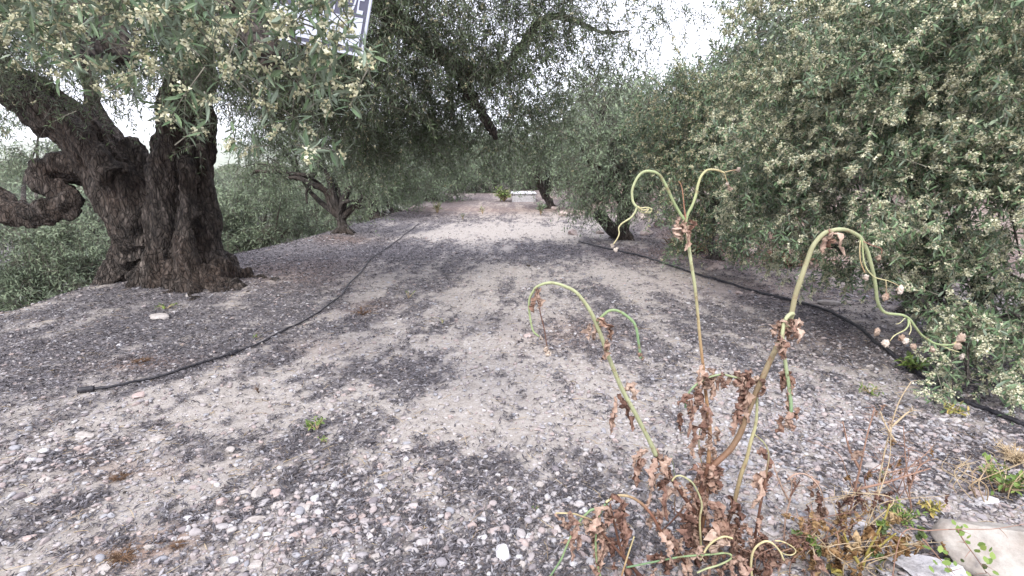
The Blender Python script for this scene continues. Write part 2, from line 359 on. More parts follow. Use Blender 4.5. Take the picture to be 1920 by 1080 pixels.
nA = noise(t, 3, 8, .65); nB = noise(t, 55, 7, .75); nC = noise(t, 14, 6, .7); nD = noise(t, 160, 4, .7)
soil = ramp(t, nC, [(.25, (.265, .236, .21)), (.5, (.355, .325, .298)), (.75, (.435, .405, .378))])
soil = mixc(t, .6, soil, ramp(t, nB, [(.33, (.5, .47, .46)), (.5, (.95, .94, .93)), (.68, (1.2, 1.2, 1.2))]), 'MULTIPLY')
dark = ramp(t, nB, [(.34, (.03, .028, .033)), (.48, (.1, .092, .1)), (.58, (.19, .175, .185)), (.68, (.4, .375, .385))])
tc = t.nodes.new('ShaderNodeTexCoord'); vo = N(t, 'ShaderNodeTexVoronoi'); vo.inputs['Scale'].default_value = 42; t.links.new(tc.outputs['Object'], vo.inputs['Vector'])
vs = t.nodes.new('ShaderNodeSeparateColor'); t.links.new(vo.outputs['Color'], vs.inputs[0])
peb = mth(t, 'MULTIPLY', mth(t, 'LESS_THAN', vo.outputs['Distance'], .33), mth(t, 'GREATER_THAN', vs.outputs[0], .78))
lm = mth(t, 'ADD', sp.outputs[0], mth(t, 'MULTIPLY', mth(t, 'SUBTRACT', nB, .5), 1.1)); lm = ramp(t, lm, [(.2, (0, 0, 0)), (.95, (1, 1, 1))])
c = mixc(t, mth(t, 'MULTIPLY', lm, .9), soil, dark)
orr = ramp(t, nB, [(.3, (.13, .075, .052)), (.6, (.33, .21, .15))])
c = mixc(t, mth(t, 'MULTIPLY', sp.outputs[1], .68), c, orr)
c = mixc(t, mth(t, 'MULTIPLY', peb, .8), c, mixc(t, vs.outputs[1], (.36, .33, .33), (.6, .56, .56)))
gv = ramp(t, noise(t, .12, 8, .8), [(.35, (.09, .12, .07)), (.5, (.17, .19, .12)), (.65, (.33, .3, .22))])
c = mixc(t, sp.outputs[2], c, gv)
t.links.new(c, b.inputs[0]); b.inputs['Roughness'].default_value = .95; b.inputs['Specular IOR Level'].default_value = .15
hh = mth(t, 'ADD', mth(t, 'ADD', nC, mth(t, 'MULTIPLY', nB, .5)), mth(t, 'ADD', mth(t, 'MULTIPLY', peb, .3), mth(t, 'MULTIPLY', nD, .2)))
bump(t, b, hh, .014)
M_soil = m
gr = link('ground', mesh_from('ground', V, [Q], [M_soil], True, color=colr)); tag(gr, kind='structure')

# ------------------------------------------------------------------ stones
def ico(sub):
    bm = bmesh.new(); bmesh.ops.create_icosphere(bm, subdivisions=sub, radius=1)
    V = np.array([v.co[:] for v in bm.verts]); F = np.array([[v.index for v in f.verts] for f in bm.faces]); bm.free(); return V, F
def rockshape(sub, s, rough=.25, cuts=5):
    V, F = ico(sub); r = np.random.default_rng(s)
    for k in range(cuts):
        n = unit(r.normal(size=3)); d = r.uniform(.42, .8); h = V@n; V = V-np.maximum(h-d, 0)[:, None]*n
    f = 1.4; nn = vn3(V[:, 0]*f+s, V[:, 1]*f, V[:, 2]*f+4, s)-.5+.5*(vn3(V[:, 0]*3.1+s, V[:, 1]*3.1, V[:, 2]*3.1+4, s)-.5)
    V = V*(1+rough*nn)[:, None]; return V, F
def scatter(shapes, P, size, flat=(.45, .8), rng=RNG, tilt=.25):
    VV = []; FF = []; base = 0; which = rng.integers(0, len(shapes), len(P))
    for k, (V, F) in enumerate(shapes):
        idx = np.where(which == k)[0]; n = len(idx)
        if not n: continue
        a = rng.uniform(0, 2*np.pi, n); sx = size[idx]*rng.uniform(.8, 1.35, n); sy = size[idx]*rng.uniform(.65, 1, n); sz = size[idx]*rng.uniform(*flat, n)
        L = np.stack([V[None, :, 0]*sx[:, None], V[None, :, 1]*sy[:, None], V[None, :, 2]*sz[:, None]], -1)
        tl = rng.normal(0, tilt, n); ct, st = np.cos(tl)[:, None], np.sin(tl)[:, None]
        y = L[..., 1]*ct-L[..., 2]*st; z = L[..., 1]*st+L[..., 2]*ct
        ca, sa = np.cos(a)[:, None], np.sin(a)[:, None]
        X = L[..., 0]*ca-y*sa; Y = L[..., 0]*sa+y*ca
        Wd = np.stack([X+P[idx, 0:1], Y+P[idx, 1:2], z+P[idx, 2:3]+sz[:, None]*.35], -1)
        VV.append(Wd.reshape(-1, 3)); FF.append((F[None]+(np.arange(n)*len(V))[:, None, None]).reshape(-1, 3)+base); base += n*len(V)
    return np.vstack(VV), np.vstack(FF)
SH1 = [rockshape(2, k, .3, 6) for k in range(6)]; SH0 = [rockshape(1, 20+k, .2, 2) for k in range(6)]
def gpts(n, y0, y1, k=1.0, xlim=1.15):
    """random lane points, denser nearer; inside the terrace"""
    u = RNG.uniform(0, 1, n); y = y0*(y1/y0)**(u**k); x = RNG.uniform(-1, 1, n)*(y*1.05+.5)*xlim
    ok = (x > np.interp(y, EY, EX)-.6) & (x < np.interp(y, BY, BX)+1.2); x, y = x[ok], y[ok]
    return np.stack([x, y, terrain(x, y)], -1)
def gravel_w(x, y):
    w = .35+.9*fbm2(x*2.2, y*2.2, 3, 91)
    for (px, py, rx, ry, am) in [(1650,850,330,110,1.2),(560,980,180,80,.8),(100,860,150,60,.5),(1050,1000,250,80,.6),(1500,640,200,60,.4)]:
        c = GW[(px, py)]; w = w+am*np.exp(-(((x-c[0])/c[2])**2+((y-c[1])/c[3])**2))
    return w
GW = {}
for (px, py, rx, ry) in [(1650,850,330,110),(560,980,180,80),(100,860,150,60),(1050,1000,250,80),(1500,640,200,60)]:
    c = ground(px, py); a = ground(px-rx, py); d = ground(px, py-ry); GW[(px, py)] = (c[0], c[1], abs(a[0]-c[0]), abs(d[1]-c[1]))
P = gpts(95000, 1.05, 10, 1.0); w = gravel_w(P[:, 0], P[:, 1]); P = P[RNG.uniform(0, 1.5, len(P)) < w]
size = .0035+.006*RNG.pareto(2.6, len(P)); size = np.clip(size, .003, .017)*(.72+.085*P[:, 1])
for (kk, n_, lo, hi) in [((1650,850), 5200, .006, .019), ((560,980), 520, .006, .024), ((1050,1000), 750, .006, .023), ((100,860), 400, .006, .022)]:
    c = GW[kk]; gx = c[0]+RNG.normal(0, .75, n_)*c[2]; gy = c[1]+RNG.normal(0, .8, n_)*c[3]; ok = gy > .9; gx, gy = gx[ok], gy[ok]
    P = np.vstack([P, np.stack([gx, gy, terrain(gx, gy)], -1)]); size = np.concatenate([size, lo+(hi-lo)*RNG.uniform(0, 1, len(gx))**2.5])
big = size > .0085
V1, F1 = scatter(SH1, P[big], size[big]); V0, F0 = scatter(SH0, P[~big], size[~big])
g = link('gravel', mesh_from('gravel', np.vstack([V1, V0]), [np.vstack([F1, F0+len(V1)])], [M_gravel], True))
tag(g, 'pale grey and pinkish gravel strewn over the dirt track', 'gravel', kind='stuff')

# loose leaf litter
def flakes(P, L, W, rng, tilt=.3, lift=.004):
    n = len(P); a = rng.uniform(0, 2*np.pi, n); d = np.stack([np.cos(a), np.sin(a), rng.normal(0, tilt, n)], -1); d = unit(d)
    s = np.stack([-np.sin(a), np.cos(a), rng.normal(0, tilt*1.5, n)], -1); s = unit(s)
    P = P+np.array((0, 0, 1.))*(lift*(1+rng.uniform(0, 2, n)))[:, None]
    c = rng.uniform(-.12, .18, n)*L
    up = np.array((0, 0, 1.))
    v = np.stack([P-d*L[:, None]/2, P+s*W[:, None]/2+up*c[:, None], P+d*L[:, None]/2, P-s*W[:, None]/2+up*c[:, None]*.6], 1).reshape(-1, 3)
    return v, np.arange(4*n).reshape(-1, 4)
P = gpts(420000, 1.05, 15, .85); lm = litter_shade_mask(P[:, 0], P[:, 1]); P = P[RNG.uniform(0, 1, len(P)) < .05+1.0*lm**1.45]
L = RNG.uniform(.010, .036, len(P))*(.85+.10*P[:, 1]); Wd = L*RNG.uniform(.15, .3, len(P))
V, Q = flakes(P, L, Wd, RNG)
g = link('leaf_litter', mesh_from('leaf_litter', V, [Q], [M_litter])); tag(g, 'dark grey dried olive leaves littering the ground', 'leaf litter', kind='stuff')
# dry twigs among the litter
mb = MB(); P = gpts(1500, 1.1, 9, 1.0)
for p in P:
    a = random.uniform(0, 6.28); l = random.uniform(.03, .11); q = p+np.array((math.cos(a)*l, math.sin(a)*l, .004)); mid = (p+q)/2+np.array((random.gauss(0, .008), random.gauss(0, .008), .006))
    mb.tube([p+np.array((0, 0, .004)), mid, q], [.0013, .0011, .0006], 3, 4)
o = mb.build('twig_litter', [M_straw]); tag(o, 'thin broken dry twigs scattered through the dead leaves', 'twigs', kind='stuff')

def stone(px, py, wpx, hk, label, mt, s, group=None, elong=.8, name='stone', rot=0., cat='stone', sub=3, rough=.3, yk=None, cuts=6):
    p = ground(px, py); sc = wpx/pxm(py, p[1])/2
    V, F = rockshape(4 if wpx > 24 else sub, s, rough, cuts); V = V*(1+.07*(vn3(V[:, 0]*8+s, V[:, 1]*8, V[:, 2]*8, s)-.5))[:, None]; V = V*np.array((sc, sc*elong, sc*hk)); ca, sa = math.cos(rot), math.sin(rot)
    V = np.stack([V[:, 0]*ca-V[:, 1]*sa, V[:, 0]*sa+V[:, 1]*ca, V[:, 2]+sc*hk*.3], -1)
    o = link(name, mesh_from(name, V, [F], [mt], True), loc=tuple(float(a) for a in p)); tag(o, label, cat, group); return o
STN = [(302,597,44,.35,'flat pale stone lying in front of the old olive roots',M_rock,1,.6),
 (263,745,26,.6,'rounded pinkish stone just below the end of the left black pipe',M_rock_pink,2,.8),
 (160,822,34,.5,'angular buff stone among dark litter, uppermost large one near the left edge',M_rock,3,.7),
 (292,826,36,.4,'long pale stone slanting on bare soil right of the angular buff stone',M_rock,4,.45),
 (433,849,24,.7,'buff oval stone standing alone on dark litter in the lower left middle',M_rock,5,.8),
 (84,848,22,.6,'round whitish stone near the left edge below the angular buff stone',M_rock_white,6,.8),
 (106,848,14,.6,'little whitish stone touching the round one near the left edge',M_rock_white,7,.8),
 (87,902,26,.5,'smooth oval cream stone near the left edge with smaller ones beside it',M_rock,8,.7),
 (60,867,26,.4,'flat whitish slab stone close to the left edge',M_rock_white,9,.6),
 (58,942,18,.7,'small white rounded stone low by the left edge',M_rock_white,10,.9),
 (173,959,26,.4,'pale flat stone embedded in the light wheel track at lower left',M_rock,11,.7),
 (60,1012,26,.5,'pale pinkish stone sunk in the bare soil of the lower left corner',M_rock_pink,12,.8),
 (288,1030,34,.5,'long cream stone beside the brown moss patch at lower left',M_rock,13,.4),
 (198,1075,30,.6,'cream stone cut by the bottom edge below the brown moss',M_rock,14,.7),
 (184,1017,26,.4,'flat lilac grey stone left of the brown moss patch',M_rock_pink,15,.7),
 (415,944,24,.75,'round pink stone left of the stone cluster on the lower left track',M_rock_pink,16,.9),
 (486,930,30,.75,'whitish blocky stone in the middle of the cluster on the track',M_rock,17,.9),
 (516,932,28,.7,'pink blocky stone at the right end of the cluster on the track',M_rock_pink,18,.9),
 (462,928,26,.5,'buff low stone at the left end of the cluster on the track',M_rock,19,.8),
 (462,956,24,.4,'triangular pinkish stone just below the stone cluster',M_rock_pink,20,.8),
 (352,975,22,.6,'bright white stone left of the long diagonal cream stone',M_rock_white,21,.7),
 (380,972,28,.35,'thin white stone between the bright white stone and the diagonal one',M_rock_white,22,.45),
 (482,977,46,.35,'longest cream stone lying diagonally in dark litter below the cluster',M_rock,23,.4),
 (520,952,22,.6,'rounded grey white stone above the track rubble right of the cluster',M_rock,24,.9),
 (575,957,32,.5,'broad cream stone right of the cluster in the dark litter',M_rock,25,.7),
 (592,940,22,.8,'upright grey white stone next to the broad cream stone',M_rock_white,26,.9),
 (502,1005,26,.4,'flat white stone in the dark litter below the longest cream stone',M_rock_white,27,.7),
 (478,1060,30,.5,'pale half buried stone near the bottom edge left of centre',M_rock,28,.7),
 (545,1018,16,.8,'small white pebble stone below the broad cream stone',M_rock_white,29,.9),
 (620,765,14,.9,'small pale stone left of the middle bare patch',M_rock,30,.9),
 (660,732,16,.7,'small round pink stone above the middle bare patch',M_rock_pink,31,.9),
 (625,790,12,.8,'tiny grey stone near the pair of small green weeds',M_rock,32,.9),
 (710,918,24,.5,'flat white stone lying on dark litter at bottom centre left',M_rock_white,33,.7),
 (762,845,24,.6,'pale block stone in the upper part of the central bare strip',M_rock,34,.9),
 (760,864,14,.7,'small white stone below the pale block stone',M_rock_white,35,.9),
 (940,1045,40,.8,'largest white stone at the bottom edge centre',M_rock_white,36,.95),
 (905,1010,20,.7,'round white stone above left of the largest white one',M_rock_white,37,.9),
 (868,1062,26,.5,'flat white stone left of the largest white one at the bottom',M_rock_white,38,.7),
 (978,1063,20,.8,'greyish stone just right of the largest white one at the bottom',M_rock,39,.9),
 (706,1050,26,.6,'cream stone near the bottom edge left of the centre pebbles',M_rock,40,.8),
 (768,1035,22,.6,'round grey stone near the bottom edge',M_rock,41,.8),
 (825,1010,16,.8,'small cream stone in the bottom centre rubble',M_rock,42,.8),
 (1012,912,20,.8,'pale stone above the dead thistle yellow twig tip',M_rock,43,.8),
 (1093,962,22,.6,'white oval stone behind the green hooked stems of the thistle',M_rock_white,44,.8),
 (1071,1018,26,.8,'white rounded stone left of the green hooked stem at bottom',M_rock_white,45,.9),
 (1096,1020,26,.9,'pink rounded stone between the two green hooked stems',M_rock_pink,46,.9),
 (1078,1062,24,.7,'bluish white stone below the pink rounded stone',M_rock_white,47,.9),
 (1230,968,18,.6,'small white stone behind the base of the dead thistle',M_rock_white,48,.8),
 (1590,828,22,.6,'white stone standing out in the right hand gravel',M_rock_white,49,.8),
 (1640,880,44,.35,'wide flat grey stone in the right hand gravel',M_rock,50,.5),
 (1700,900,50,.35,'long pinkish slab stone pointing at the big boulder',M_rock_pink,51,.4),
 (1768,955,46,.4,'pinkish flat stone right behind the big boulder',M_rock_pink,52,.45),
 (1850,945,50,.4,'long white stone behind the big boulder',M_rock_white,53,.4),
 (1833,930,34,.4,'long buff stone above the white one behind the boulder',M_rock_pink,54,.45),
 (1605,992,52,.5,'white angular stone among the dry stalks left of the boulder',M_rock_white,55,.7),
 (1545,960,46,.5,'grey stone among the dry brown stalks at lower right',M_rock,56,.8),
 (1700,1062,40,.7,'grey stone under yellowing weeds at the bottom edge right',M_rock,57,.8),
 (1037,753,14,.8,'small pale stone on the bare soil behind the thistle',M_rock,58,.9),
 (990,632,20,.7,'pinkish stone beside the drooping thistle tip',M_rock_pink,59,.8),
 (1330,506,16,.7,'brown rounded stone by the right hand pipe',M_rock_bank,60,.9),
 (1342,504,26,.6,'larger brown stone half buried beside the right hand pipe',M_rock_bank,61,.8),
 (1385,552,14,.9,'orange brown small stone right of the right hand pipe',M_rock_bank,62,.9),
 (1560,570,50,.25,'flat pale slab stone in the litter under the right olive',M_rock,63,.5),
 (1790,790,20,.6,'cream stone under the low olive shoots at the right',M_rock,64,.8),
 (1885,775,20,.5,'bluish white stone beside the right pipe near the right edge',M_rock_white,65,.7),
 (1470,640,14,.8,'small pale stone in litter beyond the hooked green stem',M_rock,66,.8),
 (225,650,14,.6,'small white stone in litter left of the left pipe',M_rock_white,67,.8),
 (352,557,10,.8,'tiny pale stone by the roots of the old olive',M_rock,68,.8)]
for (px, py, w_, hk, lab, mt, s, el) in STN: stone(px, py, w_, hk, lab, mt, s, elong=el, rot=random.uniform(-.4, .4))
# loose mid sized stones nothing tells apart
protos = []
for k in range(8):
    V, F = rockshape(2, 200+k, .3, 6); V = V*np.array((1, .8, .55)); V[:, 2] += .2
    protos.append(mesh_from('stone', V, [F], [[M_rock, M_rock_white, M_rock_pink, M_rock][k % 4]], True))
P = gpts(330, 1.6, 9.5, .8, .95)[:165]
for p in P:
    o = link('stone', random.choice(protos), loc=tuple(float(a) for a in p)); s = random.uniform(.008, .014)*(.8+.12*p[1])
    o.scale = (s, s*random.uniform(.8, 1), s*random.uniform(.7, 1)); o.rotation_euler = (0, 0, random.uniform(0, 6.3))
    tag(o, 'small loose pale stone lying in the litter and gravel of the track', 'stone', 'small loose stones on the track')
# boulders lower right
def boulder(px, py, Y, wm, dm, hm, label, mt, s, rot=0, rough=.25, cuts=8):
    p = at(px, py, Y); p[2] = float(terrain(p[0], p[1])); V, F = rockshape(5, s, rough, cuts)
    fine = vn3(V[:, 0]*7, V[:, 1]*7, V[:, 2]*7, s)-.5; V = V*(1+.05*fine+.02*(vn3(V[:, 0]*23, V[:, 1]*23, V[:, 2]*23, s)-.5))[:, None]
    V = V*np.array((wm/2, dm/2, hm/2)); ca, sa = math.cos(rot), math.sin(rot)
    V = np.stack([V[:, 0]*ca-V[:, 1]*sa, V[:, 0]*sa+V[:, 1]*ca, V[:, 2]+hm*.28], -1)
    o = link('boulder', mesh_from('boulder', V, [F], [mt], True), loc=tuple(float(a) for a in p)); tag(o, label, 'boulder')
boulder(1885, 1050, 1.40, .48, .26, .23, 'large smooth pale boulder in the lower right corner', M_rock_boulder, 307, .02, .12, 5)
boulder(2010, 1085, 1.36, .2, .22, .14, 'greenish white block at the right edge beside the large boulder', M_rock_white, 305, .2)
boulder(1745, 1060, 1.33, .22, .14, .10, 'rough white rock in front of the large boulder under bramble leaves', M_rock_white, 302, -.5, .5)
# bank stones
for k, (px, py, w_, lab) in enumerate([(1075,440,20,'pale stone low on the right bank beside the far lane'),(1088,402,26,'pinkish rock on the bank left of the dark leaning stump'),(1056,405,18,'flat pale rock at the foot of the far bank tree'),
     (1040,392,14,'small pale rock beside the far bank tree trunk'),(1110,396,26,'jagged pink rock midway up the bank'),(1075,378,26,'pale rock near the top of the bank by the far tree'),(1100,376,22,'second pale rock near the bank top, the right one of a pair'),
     (1125,438,14,'small white stone below the leaning stump'),(1214,440,26,'buff rock right of the forked olive trunk on the bank'),(1240,420,30,'large buff rock on the bank under the low olive shoots'),(1260,452,16,'little reddish rock on the bank edge'),
     (1290,470,18,'reddish rock beside the orange dry grass'),(1225,400,24,'pale rock high on the bank behind the curled thistle tip'),(1415,478,26,'buff rock under the overhanging blossoming olive'),(1440,500,20,'reddish rock in the bare gap under the blossoming olive'),
     (1035,372,12,'tiny pale rock by the concrete block end'),(1130,372,24,'dull rock on the bank crest'),(1375,460,22,'pinkish rock in the shade below the right olive')]):
    stone(px, py, w_*1.3, .6, lab, M_rock_bank if k % 3 else M_rock_pink, 400+k, elong=.8, rot=random.uniform(0, 3), name='rock', cat='rock')

# ------------------------------------------------------------------ pipes
def pipe(pts, r, label, lift=.01):
    P = [ground(px, py) for px, py in pts]; C = crom(P, len(P)*14)
    C[:, 2] = terrain(C[:, 0], C[:, 1])+r*.75+lift*(.4+1.2*vn2(C[:, 0]*2, C[:, 1]*2, 6))
    mb = MB(); mb.tube(C, np.full(len(C), r), 10, len(C)*2, lump=.04)
    o = mb.build('irrigation_pipe', [M_pipe], origin=P[0]); tag(o, label, 'pipe', 'black irrigation pipes'); return o, C
o, C1 = pipe([(168,736),(215,729),(262,719),(318,706),(370,689),(432,667),(500,639),(560,610),(610,580),(640,556),(655,535),(680,508),(702,482),(735,460),(760,440),(785,420)], .0078, 'black pipe lying across the left side of the track, its capped end nearest')
mb = MB(); d = unit(C1[0]-C1[6]); mb.tube([C1[3], C1[0]+d*.01, C1[0]+d*.05], [.017, .0175, .016], 12, 12)
c = mb.build('end_cap', [M_pipe], o)
mb = MB(); k = len(C1)//3
mb.tube([C1[k], C1[k+1], C1[k+2], C1[k+3]], [.017]*4, 12, 10); mb.build('coupling', [M_pipe], o)
pipe([(1085,455),(1140,468),(1200,482),(1250,497),(1300,514),(1350,529),(1400,545),(1460,560),(1510,573),(1560,590),(1610,618),(1655,655),(1700,690),(1740,718),(1790,750),(1850,775),(1925,806)], .0125, 'black pipe running along the right side under the blossoming olive')
# small dark debris on track
for (px, py, lab) in [(990, 499, 'dark round clod on the pale track beyond the thistle'), (235, 925, 'dark olive stone shaped clod in the lower left track')]:
    stone(px, py, 9, .7, lab, M_bark, 77+px, name='clod', cat='clod', sub=2)

# ------------------------------------------------------------------ foliage generator
def crown_geom(blobs, cover=3.5, tf=(.35, .95), L0=.058, wr=.2, nleaf=16, tw=(.18, .34), droop=.35, near=False, minpx=6.5, seed=0, blos=0, stems=True, clumpy=.23, down=.25, shell=(.4, .98), bs=1.0, conc=1.4):
    rng = np.random.default_rng(seed); VL = []; FQ = []; FT = []; base = 0; SV = []; SQ = []; sb = 0; BP = []
    for bl in blobs:
        px, py, Y, rpx = bl[:4]; cv = bl[4] if len(bl) > 4 else 1.0
        c = at(px, py, Y); pm = pxm(py, Y); r = rpx/pm; dist = 960/pm
        L = max(L0, 1.2*minpx/pm); Wd = L*wr*(1.0 if L == L0 else 1.2)
        nl = cv*cover*math.pi*rpx**2/(L*pm*Wd*pm*.5); nt_ = int(min(nl, 60000)/nleaf)+1
        K = max(5, int(12+r*14)); cd_ = unit(rng.normal(size=(K, 3))); cc = c+cd_*r*rng.uniform(shell[0], shell[1], (K, 1))
        w = rng.choice(K, nt_, p=rng.dirichlet(np.full(K, conc))); wb_ = rng.uniform(0, 1, K)**1.3*2.2
        p0 = cc[w]+rng.normal(0, clumpy*min(r, .9), (nt_, 3))*np.array((1, 1, .85))
        out = unit(p0-c); d = unit(out*.55+rng.normal(0, .55, (nt_, 3))+np.array((0, 0, -down)))
        l = rng.uniform(*tw, nt_)*max(1, L/L0*.6); g = droop*rng.uniform(.5, 1.5, nt_)
        ts = (np.arange(nleaf//2)+1)/(nleaf/2)
        tt = np.repeat(ts, 2)[None]*np.ones((nt_, 1))
        Pp = p0[:, None]+d[:, None]*(l[:, None]*tt)[..., None]+np.array((0, 0, -1.))*(g[:, None]*l[:, None]*tt**2)[..., None]
        T = unit(d[:, None]+np.array((0, 0, -1.))*(2*g[:, None]*tt)[..., None])
        a0 = rng.uniform(0, 6.28, nt_)[:, None]+(np.arange(nleaf)//2*1.35+np.arange(nleaf) % 2*np.pi)[None]
        x = unit(np.cross(T, np.array((.3, .2, 1.)))); y = np.cross(T, x)
        side = x*np.cos(a0)[..., None]+y*np.sin(a0)[..., None]
        D = unit(T*rng.uniform(tf[0], tf[1], tt.shape)[..., None]+side+rng.normal(0, .22, (nt_, nleaf, 3)))
        Nn = unit(np.cross(np.cross(D, np.array((0, 0, 1.))+rng.normal(0, .45, D.shape)), D))
        Sd = np.cross(D, Nn); ll = L*rng.uniform(.65, 1.15, tt.shape)[..., None]; ww = Wd*rng.uniform(.8, 1.2, tt.shape)[..., None]*.5
        keep = rng.uniform(0, 1, tt.shape) < .93
        Pp, D, Nn, Sd, ll, ww = [q[keep] for q in (Pp, D, Nn, Sd, ll, ww)]; n = len(Pp)
        cu = rng.uniform(-.05, .22, (n, 1))*ll
        if near:
            def stn(t_, w_): return Pp+D*ll*t_-Nn*cu*t_*t_*1.2, Sd*ww*w_, Nn*ww*w_*.35
            c1, s1, f1 = stn(.3, .85); c2, s2, f2 = stn(.68, .9); tip = stn(1., 0)[0]
            v = np.stack([Pp, c1-s1+f1, c1, c1+s1+f1, c2-s2+f2, c2, c2+s2+f2, tip], 1).reshape(-1, 3)
            o8 = (np.arange(n)*8)[:, None]+base
            FT.append(np.concatenate([o8+[0, 2, 1], o8+[0, 3, 2], o8+[4, 5, 7], o8+[5, 6, 7]])); FQ.append(np.concatenate([o8+[1, 2, 5, 4], o8+[2, 3, 6, 5]]))
            VL.append(v); base += 8*n
        else:
            mid = Pp+D*ll*.5-Nn*cu*.3
            v = np.stack([Pp, mid+Sd*ww+Nn*ww*.3, Pp+D*ll-Nn*cu, mid-Sd*ww+Nn*ww*.3], 1).reshape(-1, 3)
            FQ.append((np.arange(n)*4)[:, None]+base+[0, 1, 2, 3]); VL.append(v); base += 4*n
        if stems:
            t4 = np.linspace(-.35, 1, 4)[None]; C = p0[:, None]+d[:, None]*(l[:, None]*t4)[..., None]+np.array((0, 0, -1.))*(g[:, None]*l[:, None]*t4*np.abs(t4))[..., None]
            rr = (.0022 if near else .0026)*np.array((1.2, 1, .8, .4))*max(1, L/L0)*.8
            x1 = x[:, :1]; y1 = y[:, :1]; ring = []
            for q in range(3): ring.append(C+(x1*math.cos(q*2.094)+y1*math.sin(q*2.094))*rr[None, :, None])
            v = np.stack(ring, 2).reshape(-1, 3); oo = (np.arange(nt_)*12)[:, None, None, None]; ii = (np.arange(3)*3)[None, :, None, None]
            qq = np.array([[0, 1, 4, 3], [1, 2, 5, 4], [2, 0, 3, 5]])[None, None]
            SQ.append((oo+ii+qq).reshape(-1, 4)+sb); SV.append(v); sb += len(v)
        if blos:
            nb = int(blos*nt_*nleaf*.14); ki = rng.choice(nt_, nb, p=wb_[w]/wb_[w].sum()); tb = rng.uniform(.15, 1.0, nb)
            pb = p0[ki]+d[ki]*(l[ki]*tb)[:, None]+np.array((0, 0, -1.))*(g[ki]*l[ki]*tb**2)[:, None]
            nf = 16 if near else 7
            ax = unit(rng.normal(0, 1, (nb, 3))+np.array((0, 0, -.6))); s = rng.uniform(0, 1, (nb, nf, 1))*.028*bs*max(1, L/L0)
            fp = pb[:, None]+ax[:, None]*s+rng.normal(0, .0055*bs*max(1, L/L0), (nb, nf, 3)); BP.append((fp.reshape(-1, 3), np.full(nb*nf, (.0052 if near else .0065)*bs*max(1, L/L0))))
    V = np.vstack(VL); Q = [np.vstack(FQ)]; mi = [np.zeros(len(Q[0]), int)]
    if stems: sv = np.vstack(SV); sq = np.vstack(SQ)+len(V); V = np.vstack([V, sv]); Q.append(sq); mi.append(np.ones(len(sq), int))
    Fs = [np.vstack(Q)]
    if FT: Fs.append(np.vstack(FT)); mi.append(np.zeros(len(Fs[1]), int))
    B = None
    if blos:
        p = np.vstack([q[0] for q in BP]); s = np.concatenate([q[1] for q in BP])*rng.uniform(.6, 1.3, len(p)); n = len(p)
        a = unit(rng.normal(size=(n, 3))); bb = unit(np.cross(a, rng.normal(size=(n, 3)))); cc2 = np.cross(a, bb); s = s[:, None]
        v = np.stack([p+a*s, p+(-a*.4+bb*.9)*s, p+(-a*.4-bb*.45+cc2*.8)*s, p+(-a*.4-bb*.45-cc2*.8)*s], 1).reshape(-1, 3)
        o4 = (np.arange(n)*4)[:, None]; f = np.concatenate([o4+[0, 1, 2], o4+[0, 2, 3], o4+[0, 3, 1]]); B = (v, f)
    return V, Fs, np.concatenate(mi), B
STATS = {}
def foliage(parent, blobs, lmat, bmat=None, name='crown', **k):
    V, Fs, mi, B = crown_geom(blobs, **k)
    o = part(name, V, Fs, [lmat, M_twig], parent, midx=mi)
    if B is not None:
        q = part('blossom', B[0], [B[1]], [bmat or M_blossom], parent); q['kind'] = 'stuff'
    STATS[parent.name+'/'+name] = (len(V), len(B[0]) if B is not None else 0)
    return o
def limbs(mb, top, blobs, r0, k=1, sd=0, mid=.15, n=None):
    rr = random.Random(sd)
    for bl in (blobs if n is None else rr.sample(blobs, min(n, len(blobs)))):
        c = at(*bl[:3]); d = c-top; L = np.linalg.norm(d)
        m1 = top+d*.35+np.array([rr.gauss(0, mid*L) for _ in range(3)])*.5+np.array((0, 0, .08*L)); m2 = top+d*.7+np.array([rr.gauss(0, mid*L) for _ in range(3)])*.5
        mb.tube([top-d/L*r0*.3, m1, m2, c], [r0, r0*.65, r0*.4, r0*.12], 8, 18, lump=.15, sd=rr.random()*9)
        for q in range(3):
            e = c+np.array([rr.gauss(0, 1) for _ in range(3)])*(bl[3]/pxm(bl[1], bl[2]))*.6; s = top+d*rr.uniform(.45, .85)
            mb.tube([s, (s+e)/2+np.array((0, 0, .05*L)), e], [r0*.3, r0*.18, r0*.05], 5, 8)

# ------------------------------------------------------------------ the old olive
YO = 5.5
base = at(330, 535, YO); base[2] = float(terrain(base[0], base[1]))
T0 = empty('olive_tree', base); tag(T0, 'ancient olive tree with massive gnarled split trunk on the left edge of the track', 'olive tree', 'olive trees')
mb = MB(); k0 = 1/pxm(400, YO)
def ol(pts, dY=0, seg=20, lump=.22, sd=0, n=None):
    P = [at(p[0], p[1], YO+(p[3] if len(p) > 3 else 0)+dY) for p in pts]; R = [p[2]*k0 for p in pts]; mb.tube(P, R, seg, n or len(pts)*8, lump=lump, sd=sd)
ol([(340,575,84),(339,540,70),(338,500,62),(336,430,47),(338,330,40),(342,250,38),(348,150,37),(352,40,38),(350,-90,34,.2),(330,-220,26,.3)], sd=1)
ol([(440,580,20,-.25),(412,530,24,-.1),(392,470,24,0),(382,400,20),(378,320,18),(380,230,18),(383,120,16),(385,0,14)], seg=14, sd=2)
ol([(300,560,34,-.15),(302,500,28,-.2),(306,430,25,-.2),(310,350,24,-.18),(318,260,20,-.15),(325,150,16,-.1)], seg=14, sd=3)
ol([(350,570,26,-.35),(352,520,20,-.33),(350,450,14,-.32),(350,370,12,-.28),(352,300,10,-.25)], seg=12, sd=9)
ol([(235,540,46,.25),(258,490,44,.1),(268,430,48),(240,365,50),(192,300,42),(140,245,39),(85,200,37),(20,155,33),(-70,90,30),(-170,20,26,.3)], sd=4)
